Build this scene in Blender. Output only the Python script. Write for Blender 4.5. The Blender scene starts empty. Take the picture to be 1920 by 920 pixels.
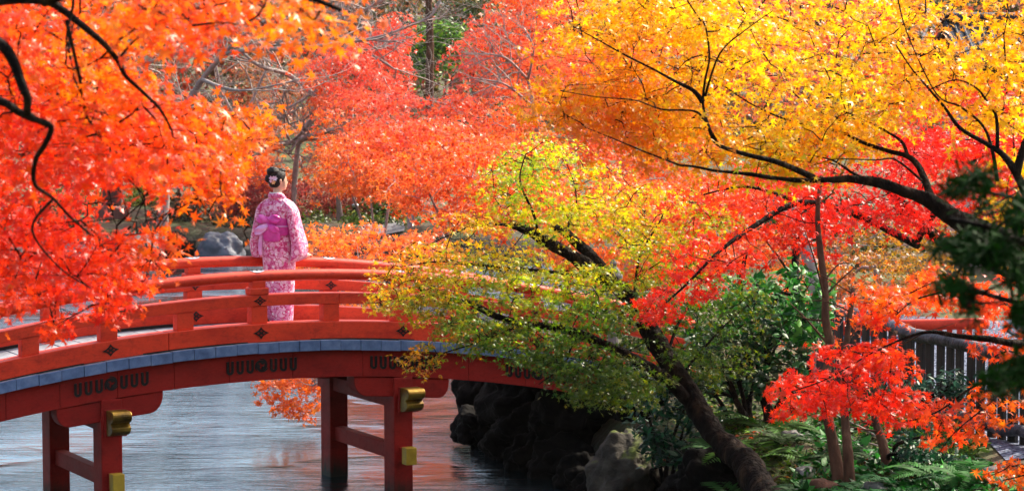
import bpy, bmesh, math, random
import numpy as np
from mathutils import Vector, Matrix, noise as mnoise
random.seed(7); RNG = np.random.default_rng(11)
R = math.radians
scn = bpy.context.scene
COL = scn.collection
# ------------------------------------------------------------------ camera
F, PIT, HC = 4752.0, 0.0807, 4.863
CP, SP = math.cos(PIT), math.sin(PIT)
cam_d = bpy.data.cameras.new('camera'); cam = bpy.data.objects.new('camera', cam_d); COL.objects.link(cam)
cam.location = (0, 0, HC); cam.rotation_euler = (math.pi/2 - PIT, 0, 0)
cam_d.sensor_width = 36; cam_d.lens = 36*F/1920.0
cam_d.clip_end = 3000; cam_d.clip_start = .1
cam_d.dof.use_dof = True; cam_d.dof.focus_distance = 25.0; cam_d.dof.aperture_fstop = 6.3
scn.camera = cam
# ------------------------------------------------------------------ sky and sun
SUN_EL, SUN_AZ = R(44), R(48)          # azimuth measured from +Y towards +X
w = bpy.data.worlds.new('World'); scn.world = w; w.use_nodes = True
nt = w.node_tree; nt.nodes.clear()
sky = nt.nodes.new('ShaderNodeTexSky'); sky.sky_type = 'NISHITA'; sky.sun_disc = False
sky.sun_elevation = SUN_EL; sky.sun_rotation = SUN_AZ; sky.air_density = 1.3; sky.dust_density = 6.0
bg = nt.nodes.new('ShaderNodeBackground'); bg.inputs['Strength'].default_value = .12
wo = nt.nodes.new('ShaderNodeOutputWorld')
veil = nt.nodes.new('ShaderNodeMix'); veil.data_type = 'RGBA'; veil.blend_type = 'ADD'; veil.inputs[0].default_value = 1
veil.inputs[7].default_value = (1.3, 1.4, 1.65, 1)      # thin even cloud veil over the whole sky
nt.links.new(sky.outputs[0], veil.inputs[6]); nt.links.new(veil.outputs[2], bg.inputs[0]); nt.links.new(bg.outputs[0], wo.inputs[0])
sd = bpy.data.lights.new('sun', 'SUN'); so = bpy.data.objects.new('sun', sd); COL.objects.link(so)
sd.energy = 4.9; sd.angle = R(.6); sd.color = (1, .9, .74)
sv = Vector((math.cos(SUN_EL)*math.sin(SUN_AZ), math.cos(SUN_EL)*math.cos(SUN_AZ), math.sin(SUN_EL)))
so.rotation_euler = sv.to_track_quat('Z', 'Y').to_euler()
scn.view_settings.view_transform = 'Standard'; scn.view_settings.look = 'None'
scn.view_settings.exposure = 0.92; scn.view_settings.gamma = 1
scn.cycles.max_bounces = 7; scn.cycles.diffuse_bounces = 4; scn.cycles.transmission_bounces = 4
scn.cycles.caustics_reflective = False; scn.cycles.caustics_refractive = False

def P(px, py, d):
    """world point seen at photo pixel (px,py) at forward distance d"""
    x = (px-960)/F*d; u = (460-py)/F*d
    return Vector((x, d*CP + u*SP, HC - d*SP + u*CP))
def G(px, py, z):
    a = P(px, py, 1.0) - Vector((0, 0, HC)); t = (z-HC)/a.z
    return Vector((a.x*t, a.y*t, z))
def proj(A):
    x, y, z = A[:, 0], A[:, 1], A[:, 2]-HC
    d = y*CP - z*SP
    return np.stack([960+F*x/d, 460-F*(z*CP+y*SP)/d], 1)
def lin(c):
    return tuple(((v/255)/12.92 if v/255 <= .04045 else ((v/255+.055)/1.055)**2.4) for v in c)
# ------------------------------------------------------------------ object helpers
def tag(o, label=None, cat=None, group=None, kind=None):
    if label: o['label'] = label
    if cat: o['category'] = cat
    if group: o['group'] = group
    if kind: o['kind'] = kind
    return o
def link(name, me, mat=None, parent=None, loc=None):
    o = bpy.data.objects.new(name, me); COL.objects.link(o)
    if mat and me is not None and not me.materials: me.materials.append(mat)
    if parent: o.parent = parent
    if loc is not None: o.location = loc
    return o
def empty(name, label, cat, group=None, loc=(0, 0, 0)):
    o = bpy.data.objects.new(name, None); COL.objects.link(o); o.location = loc
    o.empty_display_size = .1
    return tag(o, label, cat, group)
class MB:
    def __init__(s): s.v = []; s.f = []; s.org = Vector((0, 0, 0))
    def add(s, vs, fs):
        k = len(s.v); s.v += [tuple(v) for v in vs]; s.f += [tuple(i+k for i in f) for f in fs]
    def hexa(s, c):   # 8 corners: bottom ring 0-3, top ring 4-7
        s.add(c, [(3, 2, 1, 0), (4, 5, 6, 7), (0, 1, 5, 4), (1, 2, 6, 5), (2, 3, 7, 6), (3, 0, 4, 7)])
    def box(s, x0, x1, y0, y1, z0, z1, fn=None):
        c = [(x0, y0, z0), (x1, y0, z0), (x1, y1, z0), (x0, y1, z0), (x0, y0, z1), (x1, y0, z1), (x1, y1, z1), (x0, y1, z1)]
        s.hexa([fn(*p) for p in c] if fn else c)
    def tube(s, pts, rad, n=6, cap=True, sq=None):
        pts = [Vector(p) for p in pts]
        if not hasattr(rad, '__len__'): rad = [rad]*len(pts)
        k = len(s.v); up = Vector((0, 0, 1)); prev = None
        for i, p in enumerate(pts):
            t = (pts[min(i+1, len(pts)-1)] - pts[max(i-1, 0)])
            if t.length < 1e-9: t = Vector((0, 0, 1))
            t.normalize()
            if prev is None: prev = t.orthogonal() if abs(t.z) > .9 else t.cross(up)
            a = (prev - t*prev.dot(t))
            if a.length < 1e-6: a = t.orthogonal()
            a.normalize(); prev = a; b = t.cross(a)
            for j in range(n):
                an = 2*math.pi*j/n
                s.v.append(tuple(p + (a*math.cos(an) + b*math.sin(an))*rad[i]))
        for i in range(len(pts)-1):
            for j in range(n):
                j2 = (j+1) % n
                s.f.append((k+i*n+j, k+i*n+j2, k+(i+1)*n+j2, k+(i+1)*n+j))
        if cap:
            s.f.append(tuple(k+j for j in range(n))[::-1]); s.f.append(tuple(k+(len(pts)-1)*n+j for j in range(n)))
    def mesh(s, name, smooth=False):
        me = bpy.data.meshes.new(name)
        o = s.org
        me.from_pydata([(v[0]-o[0], v[1]-o[1], v[2]-o[2]) for v in s.v], [], s.f)
        if smooth: me.polygons.foreach_set('use_smooth', [True]*len(me.polygons))
        me.update(); return me
    def build(s, name, mat, parent=None, smooth=False, bevel=0):
        me = s.mesh(name, smooth); o = link(name, me, mat, parent)
        if parent is not None: o.location = s.org - parent.location if s.org.length else -Vector(parent.location)
        if bevel:
            m = o.modifiers.new('b', 'BEVEL'); m.width = bevel; m.segments = 2; m.limit_method = 'ANGLE'
        return o
# ------------------------------------------------------------------ materials
def newmat(name):
    m = bpy.data.materials.new(name); m.use_nodes = True
    t = m.node_tree; b = t.nodes['Principled BSDF']; return m, t, b
def N(t, typ, **kw):
    n = t.nodes.new(typ)
    for k, v in kw.items():
        if k.startswith('i_'): n.inputs[int(k[2:]) if k[2:].isdigit() else k[2:]].default_value = v
        else: setattr(n, k, v)
    return n
def ramp(t, fac, stops):
    r = t.nodes.new('ShaderNodeValToRGB'); e = r.color_ramp.elements
    while len(e) < len(stops): e.new(.5)
    for i, (p, c) in enumerate(stops): e[i].position = p; e[i].color = (*c, 1)
    t.links.new(fac, r.inputs[0]); return r.outputs[0]
def mapping(t, scale, coord='Object'):
    tc = t.nodes.new('ShaderNodeTexCoord'); mp = t.nodes.new('ShaderNodeMapping'); mp.inputs['Scale'].default_value = scale
    t.links.new(tc.outputs[coord], mp.inputs[0]); return mp.outputs[0]
def noisy(name, stops, scale=5, rough=.6, bump=.3, bdist=.01, detail=6, stretch=(1, 1, 1), metallic=0, bscale=None, coat=0, spec=.5, nrough=.6):
    m, t, b = newmat(name)
    mp = mapping(t, stretch)
    n = N(t, 'ShaderNodeTexNoise'); n.inputs['Scale'].default_value = scale; n.inputs['Detail'].default_value = detail; n.inputs['Roughness'].default_value = nrough
    t.links.new(mp, n.inputs['Vector'])
    t.links.new(ramp(t, n.outputs[0], stops), b.inputs['Base Color'])
    b.inputs['Roughness'].default_value = rough; b.inputs['Metallic'].default_value = metallic
    b.inputs['Specular IOR Level'].default_value = spec
    if coat: b.inputs['Coat Weight'].default_value = coat; b.inputs['Coat Roughness'].default_value = .25
    if bump:
        n2 = N(t, 'ShaderNodeTexNoise'); n2.inputs['Scale'].default_value = bscale or scale*4; n2.inputs['Detail'].default_value = 5
        t.links.new(mp, n2.inputs['Vector'])
        bp = N(t, 'ShaderNodeBump'); bp.inputs['Strength'].default_value = bump; bp.inputs['Distance'].default_value = bdist
        t.links.new(n2.outputs[0], bp.inputs['Height']); t.links.new(bp.outputs[0], b.inputs['Normal'])
    return m
def paint(name, c0, c1, rough=.45):
    m = noisy(name, [(.3, c0), (.55, c1), (.75, tuple(min(1, v*1.15) for v in c1))], scale=2.2, rough=rough, spec=.28, bump=.25, bdist=.004, bscale=30, stretch=(1, 1, 2.5))
    t = m.node_tree; b = t.nodes['Principled BSDF']
    n = N(t, 'ShaderNodeTexNoise'); n.inputs['Scale'].default_value = 9; n.inputs['Detail'].default_value = 8; n.inputs['Roughness'].default_value = .75
    mr = N(t, 'ShaderNodeMapRange'); mr.inputs[3].default_value = rough-.12; mr.inputs[4].default_value = rough+.3
    t.links.new(mapping(t, (1, 1, 1)), n.inputs['Vector']); t.links.new(n.outputs[0], mr.inputs[0]); t.links.new(mr.outputs[0], b.inputs['Roughness'])
    # dark weather stains
    src = b.inputs['Base Color'].links[0].from_socket
    st = ramp(t, n.outputs[0], [(.54, (1, 1, 1)), (.72, (.50, .42, .42))])
    mx = N(t, 'ShaderNodeMix', data_type='RGBA', blend_type='MULTIPLY'); mx.inputs[0].default_value = .8
    t.links.new(src, mx.inputs[6]); t.links.new(st, mx.inputs[7])
    # faded grain running along the timber
    g_ = N(t, 'ShaderNodeTexNoise'); g_.inputs['Scale'].default_value = 3.0; g_.inputs['Detail'].default_value = 6; g_.inputs['Roughness'].default_value = .7
    mp2 = mapping(t, (1.0, 16, 16)); mp2.node.inputs['Rotation'].default_value = (0, 0, -.4965); t.links.new(mp2, g_.inputs['Vector'])
    gr = ramp(t, g_.outputs[0], [(.30, (.62, .55, .55)), (.48, (1, 1, 1)), (.62, (1, 1, 1)), (.78, (1.0, 1.0, 1.0))]); m3 = N(t, 'ShaderNodeMix', data_type='RGBA', blend_type='MULTIPLY'); m3.inputs[0].default_value = .75
    t.links.new(mx.outputs[2], m3.inputs[6]); t.links.new(gr, m3.inputs[7])
    fd = ramp(t, g_.outputs[0], [(.56, (0, 0, 0)), (.75, (.35, .35, .35))]); m4 = N(t, 'ShaderNodeMix', data_type='RGBA'); t.links.new(fd, m4.inputs[0]); t.links.new(m3.outputs[2], m4.inputs[6]); m4.inputs[7].default_value = (min(1, c1[0]*1.1+.04), c1[1]*2.2+.03, c1[2]*2+.03, 1)
    t.links.new(m4.outputs[2], b.inputs['Base Color'])
    return m
M = {}
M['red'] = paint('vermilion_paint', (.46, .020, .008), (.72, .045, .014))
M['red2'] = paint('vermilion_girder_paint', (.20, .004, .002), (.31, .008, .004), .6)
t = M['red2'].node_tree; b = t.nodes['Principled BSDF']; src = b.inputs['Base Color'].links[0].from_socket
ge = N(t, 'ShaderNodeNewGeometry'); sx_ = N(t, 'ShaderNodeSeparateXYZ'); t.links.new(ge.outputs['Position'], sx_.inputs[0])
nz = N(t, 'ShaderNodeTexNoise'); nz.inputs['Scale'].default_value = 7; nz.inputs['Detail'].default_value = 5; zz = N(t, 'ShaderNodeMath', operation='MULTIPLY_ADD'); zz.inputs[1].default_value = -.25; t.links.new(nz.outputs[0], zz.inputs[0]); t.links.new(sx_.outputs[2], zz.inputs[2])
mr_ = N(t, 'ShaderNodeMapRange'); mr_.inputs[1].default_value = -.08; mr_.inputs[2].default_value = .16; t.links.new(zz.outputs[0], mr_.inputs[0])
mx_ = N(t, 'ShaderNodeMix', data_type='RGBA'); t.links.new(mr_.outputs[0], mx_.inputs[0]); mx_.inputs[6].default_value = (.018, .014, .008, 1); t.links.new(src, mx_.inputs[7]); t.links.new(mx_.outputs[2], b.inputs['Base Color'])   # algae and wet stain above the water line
M['plank'] = noisy('weathered_plank', [(.25, (.12, .135, .16)), (.5, (.24, .26, .30)), (.8, (.38, .40, .43))], scale=3, rough=.6, bump=.5, bdist=.004, stretch=(1.5, 1.5, 6), bscale=25)
M['plankend'] = noisy('plank_end_sheet', [(.25, (.07, .11, .22)), (.5, (.13, .20, .38)), (.8, (.25, .33, .52))], scale=9, rough=.35, bump=.25, bdist=.004, metallic=.3, bscale=20)
M['iron'] = noisy('black_iron', [(.3, (.008, .008, .009)), (.7, (.02, .018, .018))], scale=20, rough=.45, bump=.2, metallic=.6)
M['steel'] = noisy('dull_steel', [(.3, (.3, .33, .36)), (.7, (.55, .58, .62))], scale=20, rough=.3, bump=.1, metallic=.9)
M['brass'] = noisy('aged_brass', [(.3, (.05, .025, .004)), (.5, (.18, .10, .012)), (.75, (.40, .26, .04))], scale=7, rough=.38, bump=.2, metallic=.75)
M['brassflat'] = noisy('ochre_paint', [(.3, (.34, .20, .012)), (.7, (.52, .34, .02))], scale=8, rough=.5, bump=.2)
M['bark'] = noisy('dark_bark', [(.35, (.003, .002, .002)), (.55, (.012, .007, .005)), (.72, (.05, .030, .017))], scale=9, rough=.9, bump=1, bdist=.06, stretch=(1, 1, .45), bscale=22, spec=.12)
M['barkbrown'] = noisy('brown_bark', [(.3, (.035, .014, .008)), (.55, (.10, .045, .026)), (.78, (.22, .11, .07))], scale=9, rough=.8, bump=1, bdist=.02, stretch=(1, 1, .35), bscale=24, spec=.15)  # brown bark of the slender trunks and the tall pine
M['barkgrey'] = noisy('pale_grey_bark', [(.3, (.20, .16, .15)), (.6, (.36, .30, .28)), (.8, (.52, .46, .43))], scale=5, rough=.85, bump=.4, bdist=.02)
M['log'] = noisy('fence_log_bark', [(.35, (.012, .012, .018)), (.55, (.06, .06, .085)), (.75, (.22, .23, .29))], scale=5, rough=.6, bump=1, bdist=.03, stretch=(.25, 1, 1), bscale=14)
M['blackwood'] = noisy('charred_wood', [(.3, (.008, .007, .007)), (.7, (.03, .024, .022))], scale=7, rough=.75, bump=.5, stretch=(1, 1, .2))
M['rock'] = noisy('grey_rock', [(.28, (.03, .03, .03)), (.5, (.11, .105, .10)), (.75, (.27, .26, .24))], scale=2.4, rough=.85, bump=1, bdist=.05, bscale=7, detail=9)
M['rockblue'] = noisy('pale_blue_rock', [(.3, (.05, .055, .075)), (.55, (.11, .125, .16)), (.75, (.24, .27, .33))], scale=1.6, rough=.7, bump=.8, bdist=.05, bscale=5, detail=9)
M['rockdark'] = noisy('shade_dark_rock', [(.3, (.002, .002, .002)), (.6, (.006, .005, .0045)), (.85, (.02, .017, .015))], spec=.05, scale=3, rough=.8, bump=1, bdist=.06, bscale=7)  # near-black base colour carries the shade under bridge and trees
M['stonebrown'] = noisy('brown_stone', [(.3, (.08, .05, .045)), (.7, (.2, .13, .12))], scale=3, rough=.85, bump=.5)
M['tile'] = noisy('grey_roof_tile', [(.3, (.02, .025, .035)), (.6, (.04, .05, .07)), (.8, (.08, .10, .14))], spec=.1, scale=3, rough=.5, bump=.3)
M['plaster'] = noisy('pale_plaster', [(.3, (.5, .47, .42)), (.7, (.7, .66, .6))], scale=3, rough=.8, bump=.2)
M['skin'] = noisy('skin', [(.3, (.62, .34, .23)), (.7, (.74, .44, .32))], scale=12, rough=.5, bump=0)
M['skin'].node_tree.nodes['Principled BSDF'].inputs['Subsurface Weight'].default_value = .1
M['hair'] = noisy('dark_brown_hair', [(.35, (.006, .004, .004)), (.6, (.018, .009, .008)), (.8, (.05, .02, .02))], scale=9, rough=.5, spec=.25, bump=.9, bdist=.01, stretch=(1, 1, 5), bscale=30)
M['white'] = noisy('white_cloth', [(.3, (.75, .72, .72)), (.7, (.85, .82, .82))], scale=9, rough=.7, bump=.1)
M['petal'] = noisy('pale_pink_petal', [(.3, (.75, .35, .55)), (.7, (.85, .7, .8))], scale=30, rough=.5, bump=0)
M['petalo'] = noisy('orange_petal', [(.3, (.8, .25, .05)), (.7, (.9, .5, .2))], scale=30, rough=.5, bump=0)
M['eye'] = noisy('dark_eye', [(.3, (.01, .01, .01)), (.7, (.02, .02, .02))], scale=3, rough=.2, bump=0)
M['lip'] = noisy('rose_lip', [(.3, (.5, .08, .08)), (.7, (.6, .12, .1))], scale=3, rough=.4, bump=0)
M['concrete'] = noisy('pale_path', [(.3, (.1, .105, .12)), (.7, (.17, .175, .19))], scale=.6, rough=.9, bump=.2)

def leafmat(name, trans=.5, rough=.45, spec=.4, objcol=False):
    m, t, b = newmat(name)
    at = N(t, 'ShaderNodeAttribute', attribute_name='col')
    out = t.nodes['Material Output']
    # fine blotches on the blade
    n = N(t, 'ShaderNodeTexNoise'); n.inputs['Scale'].default_value = 60; n.inputs['Detail'].default_value = 3
    t.links.new(mapping(t, (1, 1, 1)), n.inputs['Vector'])
    mr = N(t, 'ShaderNodeMapRange'); mr.inputs[3].default_value = .8; mr.inputs[4].default_value = 1.2
    t.links.new(n.outputs[0], mr.inputs[0])
    mx = N(t, 'ShaderNodeVectorMath', operation='SCALE')
    t.links.new(at.outputs['Color'], mx.inputs[0]); t.links.new(mr.outputs[0], mx.inputs['Scale'])
    b.inputs['Roughness'].default_value = rough; b.inputs['Specular IOR Level'].default_value = spec
    t.links.new(mx.outputs[0], b.inputs['Base Color'])
    tr = N(t, 'ShaderNodeBsdfTranslucent'); t.links.new(mx.outputs[0], tr.inputs[0])
    ms = N(t, 'ShaderNodeMixShader'); ms.inputs[0].default_value = trans
    t.links.new(b.outputs[0], ms.inputs[1]); t.links.new(tr.outputs[0], ms.inputs[2]); t.links.new(ms.outputs[0], out.inputs['Surface'])
    return m
M['leaf'] = leafmat('maple_leaf_blade', .55, .36, .5)
M['needle'] = leafmat('needle', .2, .7, .08)
M['glossleaf'] = leafmat('glossy_evergreen_leaf', .25, .45, .3)
M['moss'] = leafmat('moss_and_grass', .3, .7, .2)

# ------------------------------------------------------------------ leaves
def maple_tmpl(nl):
    tips = {5: [(-118, .72), (-60, .95), (0, 1.08), (60, .95), (118, .72)],
            7: [(-140, .45), (-98, .78), (-48, .98), (0, 1.1), (48, .98), (98, .78), (140, .45)]}[nl]
    v = [(0, 0, .06)]; 
    per = [(180, .10, 0)]
    for i, (a, r) in enumerate(tips):
        per.append((a, r, -.16*r))
        if i < nl-1: per.append(((a+tips[i+1][0])/2, .30, .0))
    for a, r, z in per: v.append((r*math.sin(R(a)), r*math.cos(R(a))-.15, z))
    n = len(per); f = [(0, 1+i, 1+(i+1) % n) for i in range(n)]
    return np.array(v), np.array(f)
def tri_tmpl(k):
    v, f = [], []
    ang = {3: (-75, 0, 75), 4: (-120, -45, 45, 120)}[k]
    for a in ang:
        s, c = math.sin(R(a)), math.cos(R(a)); q = len(v)
        v += [(-c*.27-s*.1, s*.27-c*.1, .04), (c*.27-s*.1, -s*.27-c*.1, .04), (s, c, -.12)]; f.append((q, q+1, q+2))
    return np.array(v), np.array(f)
def oval_tmpl():
    v = [(0, -.9, 0), (.38, -.25, -.06), (.33, .35, -.06), (0, 1, -.1), (-.33, .35, -.06), (-.38, -.25, -.06), (0, 0, .05)]
    return np.array(v), np.array([(6, i, (i+1) % 6) for i in range(6)])
def blade_tmpl():
    return np.array([(-.09, -1, 0), (.09, -1, 0), (0, 1, .05)]), np.array([(0, 1, 2)])
T7, T5, T3, T4, TO, TB = maple_tmpl(7), maple_tmpl(5), tri_tmpl(3), tri_tmpl(4), oval_tmpl(), blade_tmpl()
def bake(name, Pn, S, Nr, C, tmpl, mat, parent=None, up=None):
    tv, tf = tmpl; n = len(Pn); k = len(tv)
    Nr = Nr/np.linalg.norm(Nr, axis=1, keepdims=True)
    if up is None: rv = RNG.normal(size=(n, 3))
    else: rv = up
    t = np.cross(Nr, rv); t /= np.linalg.norm(t, axis=1, keepdims=True)+1e-9
    b = np.cross(t, Nr)      # leaf tip direction
    S = S[:, None, None]
    co = Pn[:, None, :] + S*(tv[None, :, 0:1]*t[:, None, :] + tv[None, :, 1:2]*b[:, None, :] + tv[None, :, 2:3]*Nr[:, None, :])
    me = bpy.data.meshes.new(name)
    me.vertices.add(n*k); me.vertices.foreach_set('co', co.reshape(-1).astype(np.float32))
    fi = (tf[None] + (np.arange(n)*k)[:, None, None]).reshape(-1)
    m = n*len(tf)
    me.loops.add(m*3); me.loops.foreach_set('vertex_index', fi.astype(np.int32))
    me.polygons.add(m); me.polygons.foreach_set('loop_start', (np.arange(m)*3).astype(np.int32))
    try: me.polygons.foreach_set('loop_total', np.full(m, 3, np.int32))
    except Exception: pass
    a = me.color_attributes.new('col', 'FLOAT_COLOR', 'POINT')
    cc = np.ones((n, k, 4), np.float32); cc[:, :, :3] = C[:, None, :]
    a.data.foreach_set('color', cc.reshape(-1))
    me.update(calc_edges=True)
    o = link(name, me, mat, parent)
    if parent is not None: o.location = -Vector(parent.location)
    return o
def poly_sample(poly, n):
    a = np.array(poly, float); lo, hi = a.min(0), a.max(0); out = []
    while len(out) < n:
        q = lo+(hi-lo)*RNG.random(2); ins = False; j = len(a)-1
        for i in range(len(a)):
            if (a[i, 1] > q[1]) != (a[j, 1] > q[1]) and q[0] < (a[j, 0]-a[i, 0])*(q[1]-a[i, 1])/(a[j, 1]-a[i, 1])+a[i, 0]: ins = not ins
            j = i
        if ins: out.append(q)
    return np.array(out)
def colfield(pts, var=.12, p=3):
    xy = np.array([(a, b) for a, b, c in pts], float); cs = np.array([lin(c) for a, b, c in pts])
    def f(W):
        q = proj(W); n = len(q); q = q + RNG.normal(size=(n, 2))*34
        d = np.linalg.norm(q[:, None]-xy[None], axis=2)+25; wt = d**-p
        # each leaf takes mostly one of the nearby leaf colours
        wt = wt*np.exp(RNG.normal(size=wt.shape)*1.1); wt /= wt.sum(1, keepdims=True)
        c = wt@cs
        return np.clip(c*np.exp(RNG.normal(size=(n, 1))*var)*np.exp(RNG.normal(size=(n, 3))*var*.5), 0, .95)
    return f
def sprays(regions):
    """each region: (poly, depth lo/hi, count, radius, leaves per spray) -> list of (centre, radius, normal, n)"""
    out = []
    for poly, d0, d1, cnt, rad, nl in regions:
        for q in poly_sample(poly, cnt):
            d = random.uniform(d0, d1); c = P(q[0], q[1], d)
            r = rad*random.uniform(.55, 1.3)
            nm = Vector((random.gauss(0, .28), random.gauss(0, .28), 1)).normalized()
            out.append((c, r, nm, max(4, int(nl*(r/rad)**2))))
    return out
def spray_leaves(sp, size, flat=.14, droop=.25, hang=.5):
    Ps, Ns = [], []
    for c, r, nm, n in sp:
        nm = np.array(nm); a = np.cross(nm, (0.3, 1, .1)); a /= np.linalg.norm(a); b = np.cross(nm, a)
        # elongated fan with its own heading
        th = RNG.random()*6.28; e = RNG.uniform(.55, 1)
        rr = np.sqrt(RNG.random(n))*r; an = RNG.random(n)*6.283
        u, v = rr*np.cos(an), rr*np.sin(an)*e
        x = u*math.cos(th)-v*math.sin(th); y = u*math.sin(th)+v*math.cos(th)
        z = RNG.normal(size=n)*flat*r*.6 - droop*rr*rr/r
        Ps.append(np.array(c)+x[:, None]*a+y[:, None]*b+z[:, None]*nm)
        out = (x[:, None]*a+y[:, None]*b)/r
        Ns.append(nm*(1-hang)+out*.5+RNG.normal(size=(n, 3))*.45)
    Pn, Nr = np.concatenate(Ps), np.concatenate(Ns)
    S = size*np.exp(RNG.normal(size=len(Pn))*.22)
    return Pn, S, Nr
def smooth_path(pts, sub=5):
    pts = [Vector(p) for p in pts]; out = []
    for i in range(len(pts)-1):
        p0, p1, p2, p3 = pts[max(i-1, 0)], pts[i], pts[i+1], pts[min(i+2, len(pts)-1)]
        for k in range(sub):
            t = k/sub
            out.append(.5*((2*p1)+(p2-p0)*t+(2*p0-5*p1+4*p2-p3)*t*t+(3*p1-p0-3*p2+p3)*t**3))
    out.append(pts[-1]); return out
def limb_mb(path, r0, r1, n=8, wob=.16, flare=0, pw=1):
    pts = smooth_path(path, 12 if r0 > .06 else 5); L = len(pts); rad = []
    for i in range(L):
        t = i/(L-1); r = r1+(r0-r1)*(1-t)**pw
        r *= 1+wob*(mnoise.noise(pts[i]*3)) + flare*max(0, 1-t*6)**2
        rad.append(r)
    m = MB()
    if r0 > .06:   # gnarled bark relief
        m.tube(pts, rad, 18); L2 = len(rad)
        for i, p in enumerate(m.v):
            c = pts[min(i//18, L2-1)]; v = Vector(p); d = v-c; k = .22*mnoise.noise(v*5)+.16*mnoise.noise(v*13)+.10*mnoise.noise(v*31)
            m.v[i] = tuple(c+d*(1+k))
    else: m.tube(pts, rad, n)
    return m, pts, rad
def twig_net(nodes, sp, tw, r_end=.004, taper=.012, fine=3, maxlen=9):
    """connect every spray to the nearest wood, so twigs branch off one another"""
    nd = np.array([tuple(p) for p in nodes]); mb = MB()
    order = sorted(sp, key=lambda s: np.min(np.linalg.norm(nd-np.array(s[0]), axis=1)))
    for c, r, nm, n in order:
        d = np.linalg.norm(nd-np.array(c), axis=1); i = int(np.argmin(d)); a = Vector(nd[i]); L = d[i]
        if L > maxlen: continue
        c = Vector(c)
        m1 = a.lerp(c, .35)+Vector((random.gauss(0, .07), random.gauss(0, .07), random.gauss(.05, .06)))*L
        m2 = a.lerp(c, .7)+Vector((random.gauss(0, .06), random.gauss(0, .06), random.gauss(.06, .05)))*L
        rr = min(r_end+taper*L, tw)
        mb.tube([a, m1, m2, c], [rr, rr*.75, rr*.5, rr*.3], 4, cap=False)
        for k in range(fine):
            e = c+Vector((random.gauss(0, .5), random.gauss(0, .5), random.gauss(-.05, .12)))*r
            mb.tube([m2, m2.lerp(e, .5)+Vector((0, 0, .05*r)), e], [rr*.4, rr*.3, rr*.15], 3, cap=False)
        nd = np.vstack([nd, np.array([tuple(m1), tuple(m2), tuple(c)])])
    return mb
LEAFV = {}
def leaf_objects(parent, Pn, S, Nr, C, tmpl, key, size, nvar=10):
    """the leaves that show largest, each an object of its own sharing ten coloured blades"""
    vi = []
    order = np.argsort(C[:, 1]); grp = np.array_split(order, nvar)
    for g in grp:
        if not len(g): continue
        c = C[g].mean(0)
        o = bake('leaf', np.zeros((1, 3)), np.array([1.0]), np.array([[0, 0, 1.0]]), c[None], tmpl, M['leaf'], None, up=np.array([[1.0, 0, 0]]))
        me = o.data; bpy.data.objects.remove(o)
        for i in g:
            nv = Vector(Nr[i]).normalized(); q = nv.to_track_quat('Z', 'Y')
            ob = bpy.data.objects.new('leaf', me); COL.objects.link(ob); ob.parent = parent
            mt = Matrix.Translation(Vector(Pn[i])-parent.location) @ q.to_matrix().to_4x4() @ Matrix.Rotation(random.uniform(0, 6.28), 4, 'Z') @ Matrix.Scale(float(S[i]), 4)
            ob.matrix_local = mt
def tree(name, label, cat, base, limbs, regions, cf, size, tmpl, bark='bark', group=None, twig=.02, fine=3, indiv=0, flat=.14, hang=.5, droop=.25, mat='leaf', maxlen=9, extra=None, trunkname='trunk', taper=.012, pw=1, shift=0, clear=None):
    rt = empty(name, label, cat, group, base)
    nodes = []
    for i, (path, r0, r1) in enumerate(limbs):
        if shift: path = [p if k_ == 0 and i == 0 else Vector((0, 0, HC))+(Vector(p)-Vector((0, 0, HC)))*(1-shift/p[1]) for k_, p in enumerate(path)]
        m, pts, rad = limb_mb(path, r0, r1, 12 if r0 > .06 else 7, flare=.5 if i == 0 else 0, pw=pw)
        m.build(trunkname if i == 0 else 'limb', M[bark], rt, smooth=True)
        nodes += pts[(len(pts)//3 if i == 0 else 1):]
    sp = sprays(regions)
    if extra: sp += extra
    tm = twig_net(nodes, sp, twig, fine=fine, maxlen=maxlen, taper=taper)
    o = tm.build('twigs', M[bark], rt, smooth=True); o['kind'] = 'stuff'
    Pn, S, Nr = spray_leaves(sp, size, flat, droop, hang)
    if clear:   # open air kept free of leaves
        q = proj(Pn); ok = np.ones(len(q), bool)
        for x0, y0, x1, y1, *pr in clear:
            if pr:
                cx_, cy_ = (x0+x1)/2, (y0+y1)/2; g_ = np.exp(-(((q[:, 0]-cx_)/(x1-x0)*2)**2+((q[:, 1]-cy_)/(y1-y0)*2)**2)**2*.7); ok &= RNG.random(len(q)) > g_*pr[0]; continue
            ok &= ~((q[:, 0] > x0) & (q[:, 0] < x1) & (q[:, 1] > y0) & (q[:, 1] < y1))
        Pn, S, Nr = Pn[ok], S[ok], Nr[ok]
    C = cf(Pn)
    if indiv:
        q = proj(Pn); d = Pn[:, 1]
        inn = (q[:, 0] > 0) & (q[:, 0] < 1920) & (q[:, 1] > 0) & (q[:, 1] < 920)
        sc = np.where(inn, S/d, 0) * np.exp(RNG.normal(size=len(Pn))*.1); idx = np.argsort(-sc)[:indiv]
        leaf_objects(rt, Pn[idx], S[idx], Nr[idx], C[idx], tmpl, name, size)
        keep = np.ones(len(Pn), bool); keep[idx] = False
        Pn, S, Nr, C = Pn[keep], S[keep], Nr[keep], C[keep]
    o = bake('crown', Pn, S, Nr, C, tmpl, M[mat], rt)
    if indiv: o['kind'] = 'stuff'
    return rt

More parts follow.
